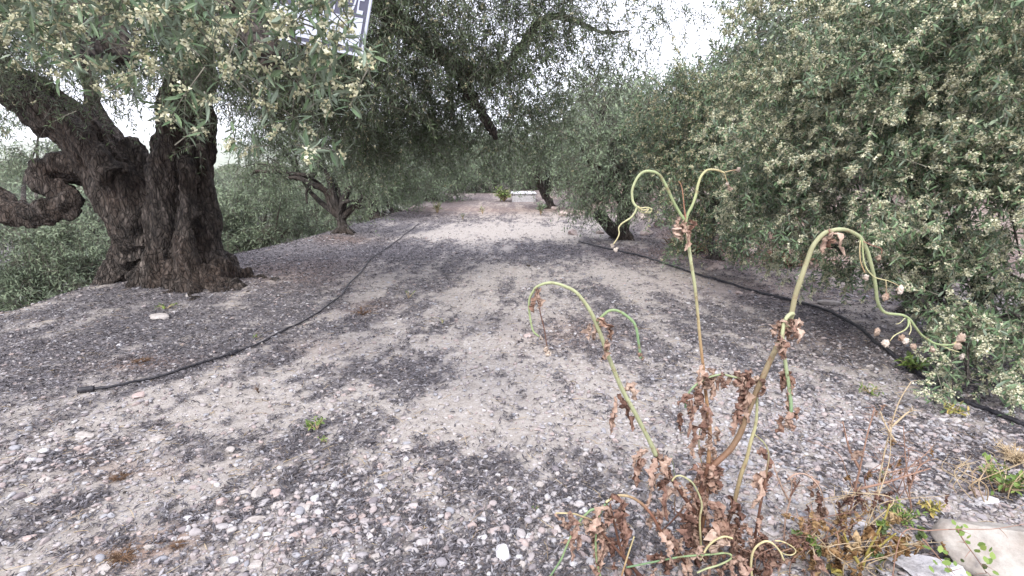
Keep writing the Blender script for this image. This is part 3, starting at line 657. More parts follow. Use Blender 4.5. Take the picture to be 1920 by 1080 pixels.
ol([(215,330,22,-.28),(165,275,16,-.25),(105,215,14,-.22),(50,170,10,-.2)], seg=12, sd=5)
ol([(285,470,34,-.1),(290,420,40,0),(262,385,26,-.1)], seg=14, sd=8)
ol([(300,430,36,.1),(288,360,30,.1),(268,310,24,.12),(240,270,18,.15)], seg=14, sd=28)
ol([(185,315,30,.05),(140,315,28,0),(100,320,26,-.05),(84,336,23,-.1),(105,352,18,-.12),(128,370,21,-.15),(125,388,21,-.18),(90,394,18,-.2),(50,400,18,-.2),(22,398,20,-.2),(-10,376,19,-.15),(-60,345,20,0),(-140,330,16,.2)], seg=16, lump=.3, sd=6, n=110)
ol([(300,400,26,.3),(255,330,20,.4),(225,270,17,.5),(180,200,15,.6),(150,100,12,.8)], seg=12, sd=7)
# roots
ol([(392,490,26,-.05),(418,525,19,-.2),(448,548,11,-.35),(480,560,5,-.5),(520,572,2,-.7)], seg=10, sd=11)
ol([(395,470,18,.2),(432,500,14,.2),(470,518,8,.15),(520,530,3,.1)], seg=10, sd=12)
ol([(350,500,22,-.25),(356,540,16,-.5),(362,566,9,-.7),(372,588,3,-.95)], seg=10, sd=13)
ol([(382,510,24,-.2),(404,545,16,-.4),(430,568,8,-.6),(462,590,3,-.95)], seg=10, sd=14)
ol([(330,500,22,-.25),(322,540,16,-.4),(314,562,8,-.6),(300,580,3,-.8)], seg=10, sd=24)
ol([(235,510,26,0),(205,535,16,-.1),(165,555,6,-.25)], seg=10, sd=15)
ol([(270,520,22,-.15),(258,546,12,-.35),(245,566,4,-.55)], seg=10, sd=16)
# limbs overhead: one reaches over the track and comes down into frame
ol([(350,-100,30,.1),(460,-160,26,.1),(580,-110,24,0),(680,-30,24,-.1),(735,30,22,0),(800,85,17,.2),(870,125,12,.5),(925,150,8,.7)], seg=12, sd=17)
ol([(905,150,9,.6),(950,118,8,.5),(985,78,9,.4),(1015,42,8,.4),(1048,30,7,.4),(1085,42,5,.4),(1130,60,3,.4),(1180,58,2,.4)], seg=10, lump=.35, sd=18)
ol([(850,115,10,.4),(880,175,8,.5),(905,215,5,.6),(930,260,3,.7)], seg=8, sd=19)
ol([(740,30,15,0),(700,110,11,.3),(670,190,8,.5),(655,270,5,.7)], seg=8, sd=20)
ol([(350,-80,22,.1),(420,-30,15,-1.2),(470,40,10,-2.4),(500,110,6,-3.2)], seg=8, sd=21)
ol([(345,-80,20,.1),(250,-70,14,-1.2),(200,0,9,-2.6),(230,110,4,-3.2)], seg=8, sd=22)
ol([(-60,95,20,0),(60,-30,13,-1.5),(120,30,8,-2.8),(160,110,4,-3.4)], seg=8, sd=23)
tmp = mb.build('tmp_trunk', [M_bark_old], None)
md = tmp.modifiers.new('r', 'REMESH'); md.mode = 'VOXEL'; md.voxel_size = .0125; md.use_smooth_shade = True
dg = bpy.context.evaluated_depsgraph_get(); me = bpy.data.meshes.new_from_object(tmp.evaluated_get(dg))
bpy.data.objects.remove(tmp)
n = len(me.vertices); co = np.empty(n*3); me.vertices.foreach_get('co', co); co = co.reshape(-1, 3); no = np.empty(n*3); me.vertices.foreach_get('normal', no); no = no.reshape(-1, 3)
lean = .55*sm(base[0]-.25, base[0]-1.6, co[:, 0])
tw = co[:, 2]*.35; rx = co[:, 0]-base[0]+lean*co[:, 2]*1.1; ry = co[:, 1]-base[1]
wb = .10*(vn3(co[:, 0]*3, co[:, 1]*3, co[:, 2]*2.2, 17)-.5)
cx = rx*np.cos(tw)-ry*np.sin(tw)+wb; cy = rx*np.sin(tw)+ry*np.cos(tw)-wb
f1 = 1-2*np.abs(vn3(cx*8, cy*8, co[:, 2]*.8, 3)-.5); f2 = 1-2*np.abs(vn3(cx*24, cy*24, co[:, 2]*3.2, 5)-.5); f3 = vn3(co[:, 0]*45, co[:, 1]*45, co[:, 2]*28, 7)-.5
thick = sm(2.6, 2.0, co[:, 2]); amp = .25+.75*thick
co = co+no*((f1-.62)*.10+(f2-.6)*.028+f3*.015+(vn3(co[:, 0]*14, co[:, 1]*14, co[:, 2]*6, 12)-.5)*.03)[:, None]*amp[:, None]
me.vertices.foreach_set('co', (co-base).ravel().astype(np.float32)); me.materials.clear(); me.materials.append(M_bark_old); me.polygons.foreach_set('use_smooth', np.ones(len(me.polygons), bool)); me.update()
link('trunk', me, T0)
NB = [(20,10,1.9,100,1.2),(110,20,1.7,80,1.1),(190,30,1.6,70),(260,10,1.55,80),(340,20,1.5,70),(430,20,1.35,70),(20,70,2.1,40,.8),(60,85,1.8,30,.8),(140,95,1.8,34,.9),(150,135,1.9,18,.9),(215,120,1.8,36,.9),(290,90,1.7,45,.8),
      (330,150,1.8,24,.8),(235,160,1.9,16,.7),(290,180,1.9,16,.6),(390,80,1.5,45,.8),(440,80,1.45,45,.9),(505,60,1.35,45,.9),(470,150,1.6,34,.9),(440,200,1.65,20,.7),(530,130,1.5,38,.8),(590,215,1.65,20,.7),(348,240,1.75,12,.9),(340,262,1.7,9,.8),(550,30,1.4,50,1.2),(590,70,1.35,30,.8),
      (690,118,1.3,16,.8),(705,155,1.28,12,.8),(600,140,1.4,30,.7),(530,215,1.65,24,.7),(570,270,1.65,16,.9),(-60,60,2.,90),(200,-100,1.7,130,.6),(450,-90,1.5,120,.6),(600,-40,1.5,60,.7),(550,100,1.3,38,.7),(630,140,1.45,20,.6),(500,265,1.75,16,.4),(610,40,1.4,28,.5),(85,140,2.,14,.5),(570,55,1.35,34,1.5),(590,20,1.35,30,1.4),(600,85,1.4,22,1.2),(630,45,1.4,14,.8),(640,95,1.35,16,.5),(575,285,1.4,9,.9),(360,130,1.4,20,.8),(395,180,1.5,14,.7)]
foliage(T0, NB, M_leaf_near, M_blossom, 'hanging_foliage', cover=1.15, L0=.052, wr=.21, nleaf=16, tw=(.06, .13), near=True, seed=3, blos=1.0, droop=.12, clumpy=.26, down=.0, tf=(.1, .7), bs=1.15)
CB = [(100,10,4.6,165,1.),(330,-10,4.9,190,1.),(540,60,4.6,200,.9),(250,130,5.0,55,.6),(520,180,4.8,70,.5),(200,-120,4.5,260,.6),(480,-120,4.5,240,.6),(-110,90,5.,150,.6),(600,180,5.0,70,.6),
      (700,60,5.4,110,.8),(720,-60,5.2,140,.8),(820,40,5.6,110,.75),(840,-70,5.4,140,.8),(930,70,5.8,100,.6),(960,-50,5.4,140,.7),(1040,40,5.6,70,.45),(1100,30,5.4,90,.4),(1180,40,5.4,80,.3),(1090,-70,5.2,120,.5),(1090,130,5.8,55,.25),(1250,10,5.3,70,.22),
      (660,210,6.3,100,1.2),(655,255,6.6,45,.9),(740,240,6.4,75,1.1),(830,210,6.6,80,.9),(760,180,6.2,90,.8),(860,160,6.4,90,.6),(920,210,6.8,80,.8),(990,170,6.6,70,.55),(900,275,7.2,42,.6),(820,280,7.,50,.7),(980,240,7.2,50,.4),(700,290,6.8,36,.8),(1060,200,6.4,45,.25),(1340,40,5.3,50,.18),(1150,100,5.6,60,.2),(1220,50,5.5,50,.2),(1020,120,5.6,60,.4),(1060,250,6.2,40,.35),(940,130,5.6,60,.6)]
foliage(T0, CB, M_leaf_dark, M_blossom_pale, 'crown', cover=2.7, L0=.055, wr=.2, nleaf=16, tw=(.14, .3), seed=5, blos=.12, droop=.25, minpx=8.5, clumpy=.3, down=.12, bs=1.1)

# ------------------------------------------------------------------ other olives
def olive(bpx, bpy_, tpx, tpy, Y, r, blobs, label, lm, bk=M_bark, seed=0, nl=None, extra=None, basez=None, **k):
    base = at(bpx, bpy_, Y); base[2] = float(terrain(base[0], base[1]))
    T = empty('olive_tree', base); tag(T, label, 'olive tree', 'olive trees')
    top = at(tpx, tpy, Y); mb = MB(); rr = random.Random(seed)
    d = top-base
    mb.tube([base-np.array((0, 0, .12)), base+d*.08, base+d*.5+np.array((rr.gauss(0, .04), 0, 0)), top], [r*1.9, r*1.25, r*.95, r*.9], 14, 24, lump=.25, sd=seed)
    for a in range(5):
        an = a*1.256+rr.random(); e = base+np.array((math.cos(an), math.sin(an), 0))*r*2.6; e[2] = float(terrain(e[0], e[1]))-.02
        mb.tube([base+np.array((0, 0, r*1.2)), (base+e)/2+np.array((0, 0, r*.5)), e], [r*.6, r*.5, r*.15], 6, 8)
    if extra:
        for ex in extra:
            mb.tube([at(p[0], p[1], Y+(p[3] if len(p) > 3 else 0)) for p in ex], [p[2]/pxm(400, Y) for p in ex], 10, len(ex)*6, lump=.2, sd=rr.random()*9)
    limbs(mb, top, blobs, r*.6, sd=seed, n=nl)
    mb.build('trunk', [bk], T)
    foliage(T, blobs, lm, seed=seed+100, **k)
    return T
# blossoming olive, near right
RB = [(1500,200,4.2,150,1.1),(1640,160,3.7,190,1.2),(1800,130,3.2,190,1.2),(1900,250,3.0,180,1.1),(1560,330,3.9,130,1.1),(1700,320,3.5,150,1.2),(1830,400,3.0,140,1.1),(1520,420,4.2,80,.8),(1640,440,3.7,90,1.),(1450,300,4.5,100,1.1),
      (1760,480,3.3,90,.9),(1870,540,2.8,110,1.),(1900,650,2.6,75,.8),(1830,640,2.75,45,.5),(1500,60,4.1,120,.9),(1640,20,3.8,150,1.),(1800,-20,3.3,160,1.),(1420,120,4.5,70,.6),(1760,690,2.6,38,.55),(1820,715,2.45,34,.6),(1480,480,4.4,45,.6),(1400,380,4.7,60,.7),
      (1880,60,3.0,160,.8),(1950,400,2.8,120,.8),(1400,30,4.6,55,.35),(2050,150,3.2,200,.5),(2000,600,2.8,110,.5),(1720,530,3.6,50,.6),(1790,580,3.1,60,.8),(1890,600,2.7,80,.8),(1600,470,3.9,50,.7),(1850,690,2.55,45,.7),(1900,720,2.5,40,.7),(1550,490,4.1,40,.6),(1660,490,3.8,45,.6)]
olive(1722, 588, 1735, 470, 4.3, .085, RB, 'full blossoming olive tree filling the right side with cream flower clusters', M_leaf_right, seed=11, nl=12, bmat=M_blossom, cover=1.55, L0=.056, wr=.22, nleaf=16, tw=(.1, .2), near=True, blos=1.65, clumpy=.19, down=.08, droop=.2, bs=1.3, tf=(.15, .8), conc=1.2, shell=(.5, 1.1))
olive(1340, 500, 1335, 400, 7.2, .07, [(1330,250,6.4,100),(1290,330,6.3,80),(1360,380,6.0,75),(1400,430,5.8,50),(1280,200,6.8,80,.9),(1345,185,6.8,50,.8),(1250,270,6.8,60),(1420,300,6.2,80),(1300,420,6.2,50,.8),(1390,200,6.5,80),(1215,215,7.4,45,.5),(1290,160,7,34,.4)],
      'smaller blossoming olive between the big right hand olive and the forked bank olive', M_leaf_right, seed=12, nl=8, bmat=M_blossom_pale, cover=2.6, L0=.056, blos=1.1, tw=(.13, .26), minpx=9, bs=1.2, droop=.3)
olive(1170, 440, 1168, 385, 9.6, .12, [(1150,300,9.2,70),(1205,265,9.4,60),(1110,350,9.,50),(1140,235,9.6,46,.8),(1240,330,9.,60),(1090,290,9.4,50),(1200,370,8.8,40,.7),(1230,200,9.6,60,.7)],
      'olive tree on the bank with a dark trunk and a leaning sawn stub', M_leaf_mid, seed=13, nl=7, extra=[[(1172,440,12),(1150,432,12,-.1),(1128,408,11,-.2),(1120,400,10,-.25)],[(1170,395,14),(1190,360,11),(1215,340,8),(1240,345,5)]], cover=3.0, minpx=8, tw=(.2, .4))
olive(1030, 402, 1024, 368, 16.5, .13, [(1030,300,16.,55),(1000,260,16.,50),(1060,250,16.5,50),(1080,310,16,40),(1030,215,17,40,.7),(1075,230,17,30,.5)],
      'slim dark trunked olive just right of the concrete block', M_leaf_mid, seed=14, nl=5, extra=[[(1024,370,7),(1010,345,5),(1000,320,3)]], cover=3.0, minpx=7)
olive(645, 443, 639, 408, 10.0, .105, [(560,270,10.2,70,.8),(500,290,10.4,65,.7),(620,260,10,60,.9),(690,300,9.8,60,.9),(540,345,11.6,36,.5),(470,330,10.6,32,.35),(500,240,10.8,50,.6),(570,210,10.6,60,.7),(700,360,9.6,35,.4),(520,180,11,40,.4),(520,370,11.8,36,.4)],
      'small olive with short dark trunk splitting low into bare twisting limbs, left of the track', M_leaf_mid, seed=15, nl=6,
      extra=[[(640,410,7),(622,392,6),(612,360,6),(585,345,5,-.1),(560,334,4,-.1),(537,334,3,-.1)],[(640,410,8),(645,375,7),(655,355,6),(660,350,3)],[(642,410,7),(655,395,6),(668,388,5),(685,388,3)],[(638,405,6),(625,370,6),(615,330,5),(595,305,4),(570,300,3)],[(585,345,3),(575,360,2.5),(576,382,1.5)],[(468,330,2.5,.3),(480,322,3,.2),(500,322,3,.1),(590,330,4)]], cover=2.6, minpx=6.5, tw=(.2, .4))
olive(705, 408, 700, 375, 13.5, .13, [(700,300,13.5,55,.9),(740,280,13.5,55),(670,340,13.8,40,.6),(720,340,13.4,40,.8),(640,300,14,50,.7),(760,330,13.5,35,.7)], 'olive with leaning brown trunk, next along the left edge after the small twisting one', M_leaf_mid, seed=16, nl=4, cover=2.8, minpx=7)
olive(742, 400, 728, 372, 15.5, .11, [(740,330,15.5,40),(780,300,15.5,50),(790,345,15.3,30,.8),(760,250,16,50,.8)], 'thin leaning olive trunk third along the left edge of the track', M_leaf_mid, seed=17, nl=3, cover=2.8, minpx=7)
olive(808, 390, 815, 370, 19., .12, [(810,320,19,45),(850,300,19.5,50),(800,350,18.6,30),(840,350,19,30),(830,260,20,50)], 'far left edge olive with its low shoots hanging over the track', M_leaf_mid, seed=18, nl=3, cover=2.8, minpx=7)
olive(885, 385, 890, 368, 25, .13, [(890,320,25,45),(930,300,26,50),(870,350,24.5,26),(920,345,25,26),(880,270,27,45),(940,255,28,40)], 'olive closing the lane end just left of the concrete block', M_leaf_mid, seed=19, nl=3, cover=2.8, minpx=6.5)
olive(995, 376, 990, 360, 30, .14, [(985,330,30,36),(1030,310,31,40),(970,290,32,40),(1010,265,33,40,.9),(1000,345,30,22)], 'dark olive directly behind the concrete block', M_leaf_dark, seed=20, nl=3, cover=3.2, minpx=6.5)
olive(1110, 372, 1112, 350, 20, .13, [(1110,320,20,40),(1150,290,21,44),(1090,270,22,38,.8),(1160,250,22,32,.5),(1200,310,20,50),(1110,250,23,24,.4)], 'pale olive standing on the bank top behind the leaning stub', M_leaf_pale, seed=21, nl=3, cover=2.8, minpx=7)
# terrace below the left edge
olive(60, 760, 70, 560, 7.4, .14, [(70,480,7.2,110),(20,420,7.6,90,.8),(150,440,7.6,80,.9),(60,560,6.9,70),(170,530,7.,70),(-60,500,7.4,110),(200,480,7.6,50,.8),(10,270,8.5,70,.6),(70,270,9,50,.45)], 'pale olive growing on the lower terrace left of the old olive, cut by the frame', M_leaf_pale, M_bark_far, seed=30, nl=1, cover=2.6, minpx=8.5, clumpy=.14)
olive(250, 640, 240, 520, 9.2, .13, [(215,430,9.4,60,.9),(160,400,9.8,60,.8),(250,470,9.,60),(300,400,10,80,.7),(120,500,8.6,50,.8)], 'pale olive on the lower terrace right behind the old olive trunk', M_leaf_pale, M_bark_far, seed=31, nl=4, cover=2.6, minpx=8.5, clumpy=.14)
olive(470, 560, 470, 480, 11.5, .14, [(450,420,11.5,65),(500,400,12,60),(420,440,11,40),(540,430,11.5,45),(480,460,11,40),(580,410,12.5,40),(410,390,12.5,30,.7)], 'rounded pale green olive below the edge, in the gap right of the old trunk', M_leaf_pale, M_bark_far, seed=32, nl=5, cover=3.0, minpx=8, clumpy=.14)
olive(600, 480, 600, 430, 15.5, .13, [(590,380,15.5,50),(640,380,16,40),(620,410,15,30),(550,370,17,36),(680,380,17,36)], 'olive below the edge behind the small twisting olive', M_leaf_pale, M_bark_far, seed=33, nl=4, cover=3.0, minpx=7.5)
# generic far olives, copied
def generic(seed, lm):
    T = empty('olive_tree', (0, 40, 0)); mb = MB(); rr = random.Random(seed)
    mb.tube([(0, 40, -.3), (.05, 40, .5), (.1, 40, 1.1)], [.26, .17, .15], 10, 12, lump=.2, sd=seed)
    blobs = []
    VV = []
    k = 960/ (40*CT)
    for q in range(11):
        a = rr.uniform(0, 6.28); rad = rr.uniform(.3, 1.5); z = rr.uniform(1.3, 3.6); c = np.array((math.cos(a)*rad, 40+math.sin(a)*rad, z))
        # express as pixel blob so that the same generator can be used
        d = c-np.array((0, 0, CAMH)); fw = d[1]*CT-d[2]*ST; v = (d[1]*ST+d[2]*CT)/fw; blobs.append((960+960*d[0]/fw, 540-960*v, c[1], rr.uniform(.75, 1.05)*960/fw))
    limbs(mb, np.array((.1, 40, 1.05)), blobs, .09, sd=seed, n=5)
    mb.build('trunk', [M_bark_far], T); foliage(T, blobs, lm, seed=seed, cover=2.2, minpx=6.0, nleaf=10)
    return T
def copytree(T, loc, rz, s, label):
    r = T.copy(); COL.objects.link(r); r.location = loc; r.rotation_euler = (0, 0, rz); r.scale = (s, s, s); tag(r, label, 'olive tree', 'olive trees')
    for ch in list(T.children):
        c = ch.copy(); COL.objects.link(c); c.parent = r
    return r
G = [generic(51, M_leaf_pale), generic(52, M_leaf_mid), generic(53, M_leaf_pale)]
spots = []
rr = random.Random(5)
for row in range(9):                                  # lower terraces, left
    for c in range(8):
        x = -8.5-c*6.2+rr.uniform(-1, 1)-row*1.2; y = 11+row*7.5+rr.uniform(-1.2, 1.2)
        spots.append((x, y, 'L'))
for x, y in [(-9, 5), (-14, 8), (-19, 6), (-10, 0), (-16, 1)]: spots.append((x, y, 'L'))
for row in range(3):                                   # beyond the lane end and above the bank
    for c in range(9):
        spots.append((-12+c*5.2+rr.uniform(-.8, .8), 36+row*7+rr.uniform(-1, 1), 'F'))
for x, y in [(7.2, 9.5), (8.5, 14), (6.6, 17.5), (12, 12), (12.5, 18), (7.5, 23), (12, 26), (17, 20), (9, 5.8), (14, 7), (4.8, 26), (9, 30), (15, 31), (3.8, 21)]: spots.append((x, y, 'B'))
first = [True]*3
for k, (x, y, w_) in enumerate(spots):
    g = G[k % 3]; z = float(terrain(x, y)); s = rr.uniform(.9, 1.2)*(.95 if w_ == 'F' else .8 if w_ == 'L' else 1.0)
    lab = {'L': 'pale olive tree in the grove on the lower terraces to the left', 'F': 'olive tree in the grove beyond the far end of the lane', 'B': 'olive tree on the upper terrace behind the right bank'}[w_]
    if first[k % 3]:
        g.location = (x, y, z); g.scale = (s, s, s); tag(g, lab, 'olive tree', 'olive trees'); first[k % 3] = False
    else: copytree(g, (x, y, z), rr.uniform(0, 6.28), s, lab)
# far tree cover as one mass
P = []
rng = np.random.default_rng(8)
n = 2600; a = rng.uniform(math.radians(40), math.radians(178), n); r = 70*(12**rng.uniform(0, 1, n)); x = np.cos(a)*r; y = np.sin(a)*r; z = terrain(x, y)
sh = [rockshape(2, 600+k, .9, 0) for k in range(6)]
V, F = scatter(sh, np.stack([x, y, z+.8], -1), rng.uniform(1.8, 3.2, n)*(1+r/900), (.7, 1.0), rng)
m = leaf_mat('far_canopy', [(.08, .1, .065), (.12, .145, .09), (.16, .185, .12)], (.15, .17, .11), .9, .0, .3); bt = m.node_tree; bump(bt, bt.nodes['Principled BSDF'], noise(bt, 1.5, 8, .8), .8)
o = link('distant_trees', mesh_from('distant_trees', V, [F], [m], True)); tag(o, 'hazy tree cover on the distant valley side', 'trees', kind='stuff')

# ------------------------------------------------------------------ concrete block at the lane end
p = ground(982, 379); pm = pxm(379, p[1]); w_ = 45/pm; h_ = 17/pm
T = empty('concrete_block', p); tag(T, 'long low whitish concrete trough block closing the far end of the lane', 'concrete block')
def boxm(name, x0, x1, y0, y1, z0, z1, mt, parent, bev=.01):
    bm = bmesh.new(); bmesh.ops.create_cube(bm, size=1)
    for v in bm.verts: v.co = Vector((x0+(v.co.x+.5)*(x1-x0), y0+(v.co.y+.5)*(y1-y0), z0+(v.co.z+.5)*(z1-z0)))
    if bev: bmesh.ops.bevel(bm, geom=bm.edges[:], offset=bev, segments=2, affect='EDGES')
    me = bpy.data.meshes.new(name); bm.to_mesh(me); bm.free(); me.materials.append(mt); return link(name, me, parent)
boxm('body', -w_/2, w_/2, 0, 1.3, -.1, h_*.8, M_rock_white, T, .02)
boxm('lid', -w_/2-.03, w_/2+.03, -.04, 1.34, h_*.802, h_*1.02, M_lid, T, .02)

# ------------------------------------------------------------------ sign hanging in the branches
YS = 2.3; c = at(622, 44, YS); T = empty('sign', c); tag(T, 'white and dark blue lettered sign board hanging tilted among the olive leaves', 'sign')
T.rotation_euler = (math.radians(90-4), math.radians(13), math.radians(-16))
SW, SH = .42, .36
# local frame: x right, y up, z towards the viewer
def plate(name, x0, x1, y0, y1, z0, z1, mt, bev=0): return boxm(name, x0, x1, y0, y1, z0, z1, mt, T, bev)
xr = .165; yb = -.105
plate('backing', xr-.46, xr, yb, yb+.38, -.006, 0, M_sign_w, .0008)
plate('border', xr-.44, xr-.012, yb+.014, yb+.366, .0002, .0022, M_sign_b)
plate('panel', xr-.42, xr-.022, yb+.028, yb+.145, .0026, .0046, M_sign_w)
cu = bpy.data.curves.new('lettering', 'FONT'); cu.body = 'VENDE'; cu.size = .17; cu.extrude = .001; cu.align_x = 'RIGHT'
to = bpy.data.objects.new('tmp_text', cu); COL.objects.link(to); dg = bpy.context.evaluated_depsgraph_get(); tm = bpy.data.meshes.new_from_object(to.evaluated_get(dg)); bpy.data.objects.remove(to)
tm.transform(Matrix.Translation((xr-.026, yb+.158, .0036)) @ Matrix.Diagonal((.42, 1, 1, 1))); tm.materials.clear(); tm.materials.append(M_sign_w); link('lettering', tm, T)

# ------------------------------------------------------------------ dead thistle
YP = 1.38
pb = at(1312, 1070, YP); pb[2] = float(terrain(pb[0], pb[1]))
TP = empty('dead_thistle', pb); tag(TP, 'tall wilted thistle with drooping green stem tips and crumpled brown leaves in the foreground', 'dead thistle')
GR = np.array((.24, .31, .15, 1)); GP = np.array((.34, .36, .21, 1)); GD = np.array((.13, .22, .115, 1)); YE = np.array((.46, .41, .23, 1)); BR = np.array((.15, .075, .05, 1)); BD = np.array((.075, .035, .026, 1)); TN = np.array((.35, .21, .11, 1)); RD = np.array((.36, .17, .13, 1))
STEMPTS = []; WK = .76
def stem(pts, c0, c1, w0, w1, y0=0., y1=0., cm=None, ln=None):
    """pts px; widths px (diameter) ; y offsets from plant plane"""
    n = len(pts); P = np.array([at(px, py, YP+y0+(y1-y0)*i/(n-1)) for i, (px, py) in enumerate(pts)]); R = [(w0+(w1-w0)*i/(n-1))/2/720*WK for i in range(n)]
    if n > 2:
        nn = n*6
    else: nn = 6
    V, Q, T_ = tube(P, R, 10, nn, 0, True, .1, pts[0][0])
    t_ = np.concatenate([np.repeat(np.linspace(0, 1, nn), 10), [0, 1]])[:, None]
    if cm is None: C = c0*(1-t_)+c1*t_
    else: C = np.where(t_ < .5, c0*(1-2*t_)+cm*2*t_, cm*(2-2*t_)+c1*(2*t_-1))
    part('stem', V, [Q, T_], [M_stem], TP, smooth=True, color=C)
    STEMPTS.append(crom(P, n*6)); return P
stem([(1310,1078),(1307,1030),(1311,976),(1313,929),(1323,898),(1328,870)], BD, BR, 22, 15, 0, 0)
stem([(1311,975),(1303,961),(1268,910),(1240,868),(1228,850)], BD, BR, 13, 11, 0, -.04)
stem([(1230,854),(1218,827),(1191,775),(1167,731),(1140,666),(1127,630),(1116,602),(1105,580),(1094,564),(1080,548),(1062,538),(1040,531),(1024,531),(1008,537),(1000,546),(993,560),(992,580),(995,602),(1000,621),(1011,631)], GP*.85, GR, 13, 4, -.04, -.08, cm=GP)
stem([(1120,604),(1130,592),(1142,583),(1155,582),(1169,588),(1184,600),(1191,610),(1195,625),(1197,640),(1200,660),(1201,672)], GR, GD, 7, 7, -.06, -.09)
stem([(1003,550),(1010,570),(1014,591),(1020,615),(1024,640),(1027,661)], BR, BD, 3.5, 2.5, -.07, -.09)
stem([(1309,1030),(1320,960),(1328,870),(1331,820),(1328,779),(1322,725),(1318,682)], BD, TN, 15, 8, 0, .03, cm=TN)
stem([(1318,684),(1313,640),(1309,597),(1304,545),(1297,500),(1291,460),(1286,425),(1285,411)], TN, GP, 8, 9, .03, .02, cm=GP)
stem([(1286,416),(1278,405),(1270,392),(1261,375),(1252,355),(1242,336),(1236,328),(1228,323),(1214,321),(1204,324),(1196,332),(1189,345),(1185,360),(1186,375),(1189,382),(1194,388)], GR, GP, 8, 6, .02, -.02)
stem([(1194,388),(1200,396),(1210,399),(1220,397),(1221,392),(1213,389),(1202,390),(1196,387),(1205,394),(1216,392),(1210,399)], GP, YE, 4, 2.5, -.02, -.03)
stem([(1194,389),(1190,399),(1183,408),(1172,415),(1164,421),(1160,428),(1161,437),(1158,446),(1150,458)], GP, YE, 5, 2.5, -.02, -.04)
stem([(1286,416),(1289,403),(1295,391),(1300,380),(1305,365),(1308,350),(1312,336),(1317,327),(1323,321),(1330,318),(1344,319),(1358,324)], GR, YE, 8, 5, .02, .05)
stem([(1358,323),(1366,321),(1375,319),(1385,318)], YE, RD, 2.5, 1.5, .05, .05)
stem([(1358,324),(1361,334),(1364,342),(1368,352)], YE, RD, 2.5, 1.5, .05, .05)
stem([(1286,412),(1283,390),(1280,361),(1277,347),(1272,339)], RD, TN, 3.5, 1.5, .02, .02)
stem([(1328,885),(1341,870),(1360,852),(1373,838),(1388,812),(1400,779),(1414,744),(1427,715),(1441,683),(1454,656),(1470,622),(1483,590),(1489,565),(1494,545),(1505,513),(1516,482),(1524,462),(1535,447),(1546,437),(1557,433),(1573,430),(1589,432),(1603,438),(1614,447),(1625,468),(1633,494),(1638,515),(1642,539),(1645,563),(1652,579),(1662,587),(1677,589),(1692,591),(1705,598),(1716,613),(1727,627),(1740,637),(1753,644),(1770,647),(1788,646)], BR*1.2, GR, 17, 5, 0, .1, cm=GP*.9)
stem([(1613,446),(1617,457),(1618,475),(1620,491),(1627,507),(1639,519),(1650,523),(1664,526)], GR, YE, 5, 2.5, .05, .03)
stem([(1613,450),(1612,470),(1614,492),(1622,512)], YE, TN, 2.5, 2, .05, .02)
stem([(1617,452),(1635,460),(1652,466),(1653,476)], RD, RD, 1.8, 1.5, .05, .06)
stem([(1664,526),(1682,534),(1687,540)], YE, RD, 2, 1.5, .03, .03)
stem([(1661,526),(1662,540),(1661,552)], YE, RD, 2, 1.5, .03, .03)
stem([(1703,598),(1703,610),(1696,619),(1686,624),(1676,630),(1668,640)], GR, YE, 5, 2, .08, .05)
stem([(1705,600),(1708,618),(1704,628)], GP, YE, 4, 2, .08, .07)
stem([(1697,596),(1688,605),(1680,608)], GP, YE, 3, 1.5, .08, .07)
stem([(1753,644),(1770,650),(1784,656),(1798,660)], GP, YE, 4, 2.5, .1, .1)
stem([(1788,646),(1796,638),(1803,640)], YE, TN, 3.5, 2, .1, .1)
stem([(1478,615),(1484,596),(1487,588),(1478,592),(1470,606),(1467,630),(1469,655),(1474,690),(1480,730),(1483,758),(1483,782)], GP, GD, 10, 9, .02, -.05, cm=GP)
stem([(1414,720),(1398,712),(1376,707),(1360,703),(1346,703),(1328,708),(1312,717),(1300,726),(1291,738),(1286,752),(1285,765)], GP, GD, 6, 5.5, .03, -.02)
stem([(1360,990),(1373,956),(1389,892),(1400,860),(1407,830),(1416,800),(1419,775),(1419,745)], BR, GP, 13, 7, .04, .03, cm=YE*.9)
stem([(1398,1080),(1408,1040),(1416,1005),(1427,940),(1434,905),(1438,881),(1441,850),(1432,830),(1415,815)], BD, GP, 9, 4, -.02, .04, cm=BR)
stem([(1313,1050),(1325,1028),(1335,1017),(1346,1010),(1360,1006),(1374,1010)], YE, YE, 6, 5, -.12, -.14)
stem([(1411,1085),(1408,1065),(1409,1049),(1412,1035),(1420,1023),(1435,1015),(1447,1018),(1456,1026),(1464,1037),(1470,1051)], YE, YE, 7, 4, -.13, -.14)
stem([(1453,1014),(1465,1015),(1477,1020),(1488,1027),(1492,1034),(1486,1040),(1474,1040),(1462,1034)], YE, YE, 3.5, 2.5, -.1, -.12)
stem([(1174,1064),(1234,1052),(1276,1044),(1310,1041),(1338,1039),(1358,1037),(1370,1040),(1371,1047),(1362,1053),(1346,1060),(1325,1066),(1307,1074)], GD, GP, 5, 5, -.12, -.14, cm=GR)
stem([(1140,945),(1128,952),(1109,956),(1097,966),(1088,976),(1078,992),(1070,1007),(1060,1030),(1052,1049),(1036,1074),(1028,1085)], GD, GD, 7, 5, -.1, -.12, cm=GR)
stem([(1135,945),(1127,960),(1120,975),(1118,992),(1117,1015),(1118,1041),(1121,1062),(1126,1082)], GD, GR, 6, 6, -.11, -.13)
stem([(1204,1082),(1182,1060),(1165,1040),(1143,1015),(1130,1000),(1117,981),(1107,974),(1090,968),(1073,963),(1042,962)], BD, YE, 9, 4, -.1, -.12, cm=BR)
stem([(1290,1062),(1276,1041),(1262,1025),(1250,1013),(1240,998),(1234,987),(1225,970),(1216,958),(1205,946),(1193,937),(1180,931),(1167,929),(1156,930),(1146,935),(1136,942)], BD, YE, 11, 6, -.06, -.1, cm=BR*1.5)
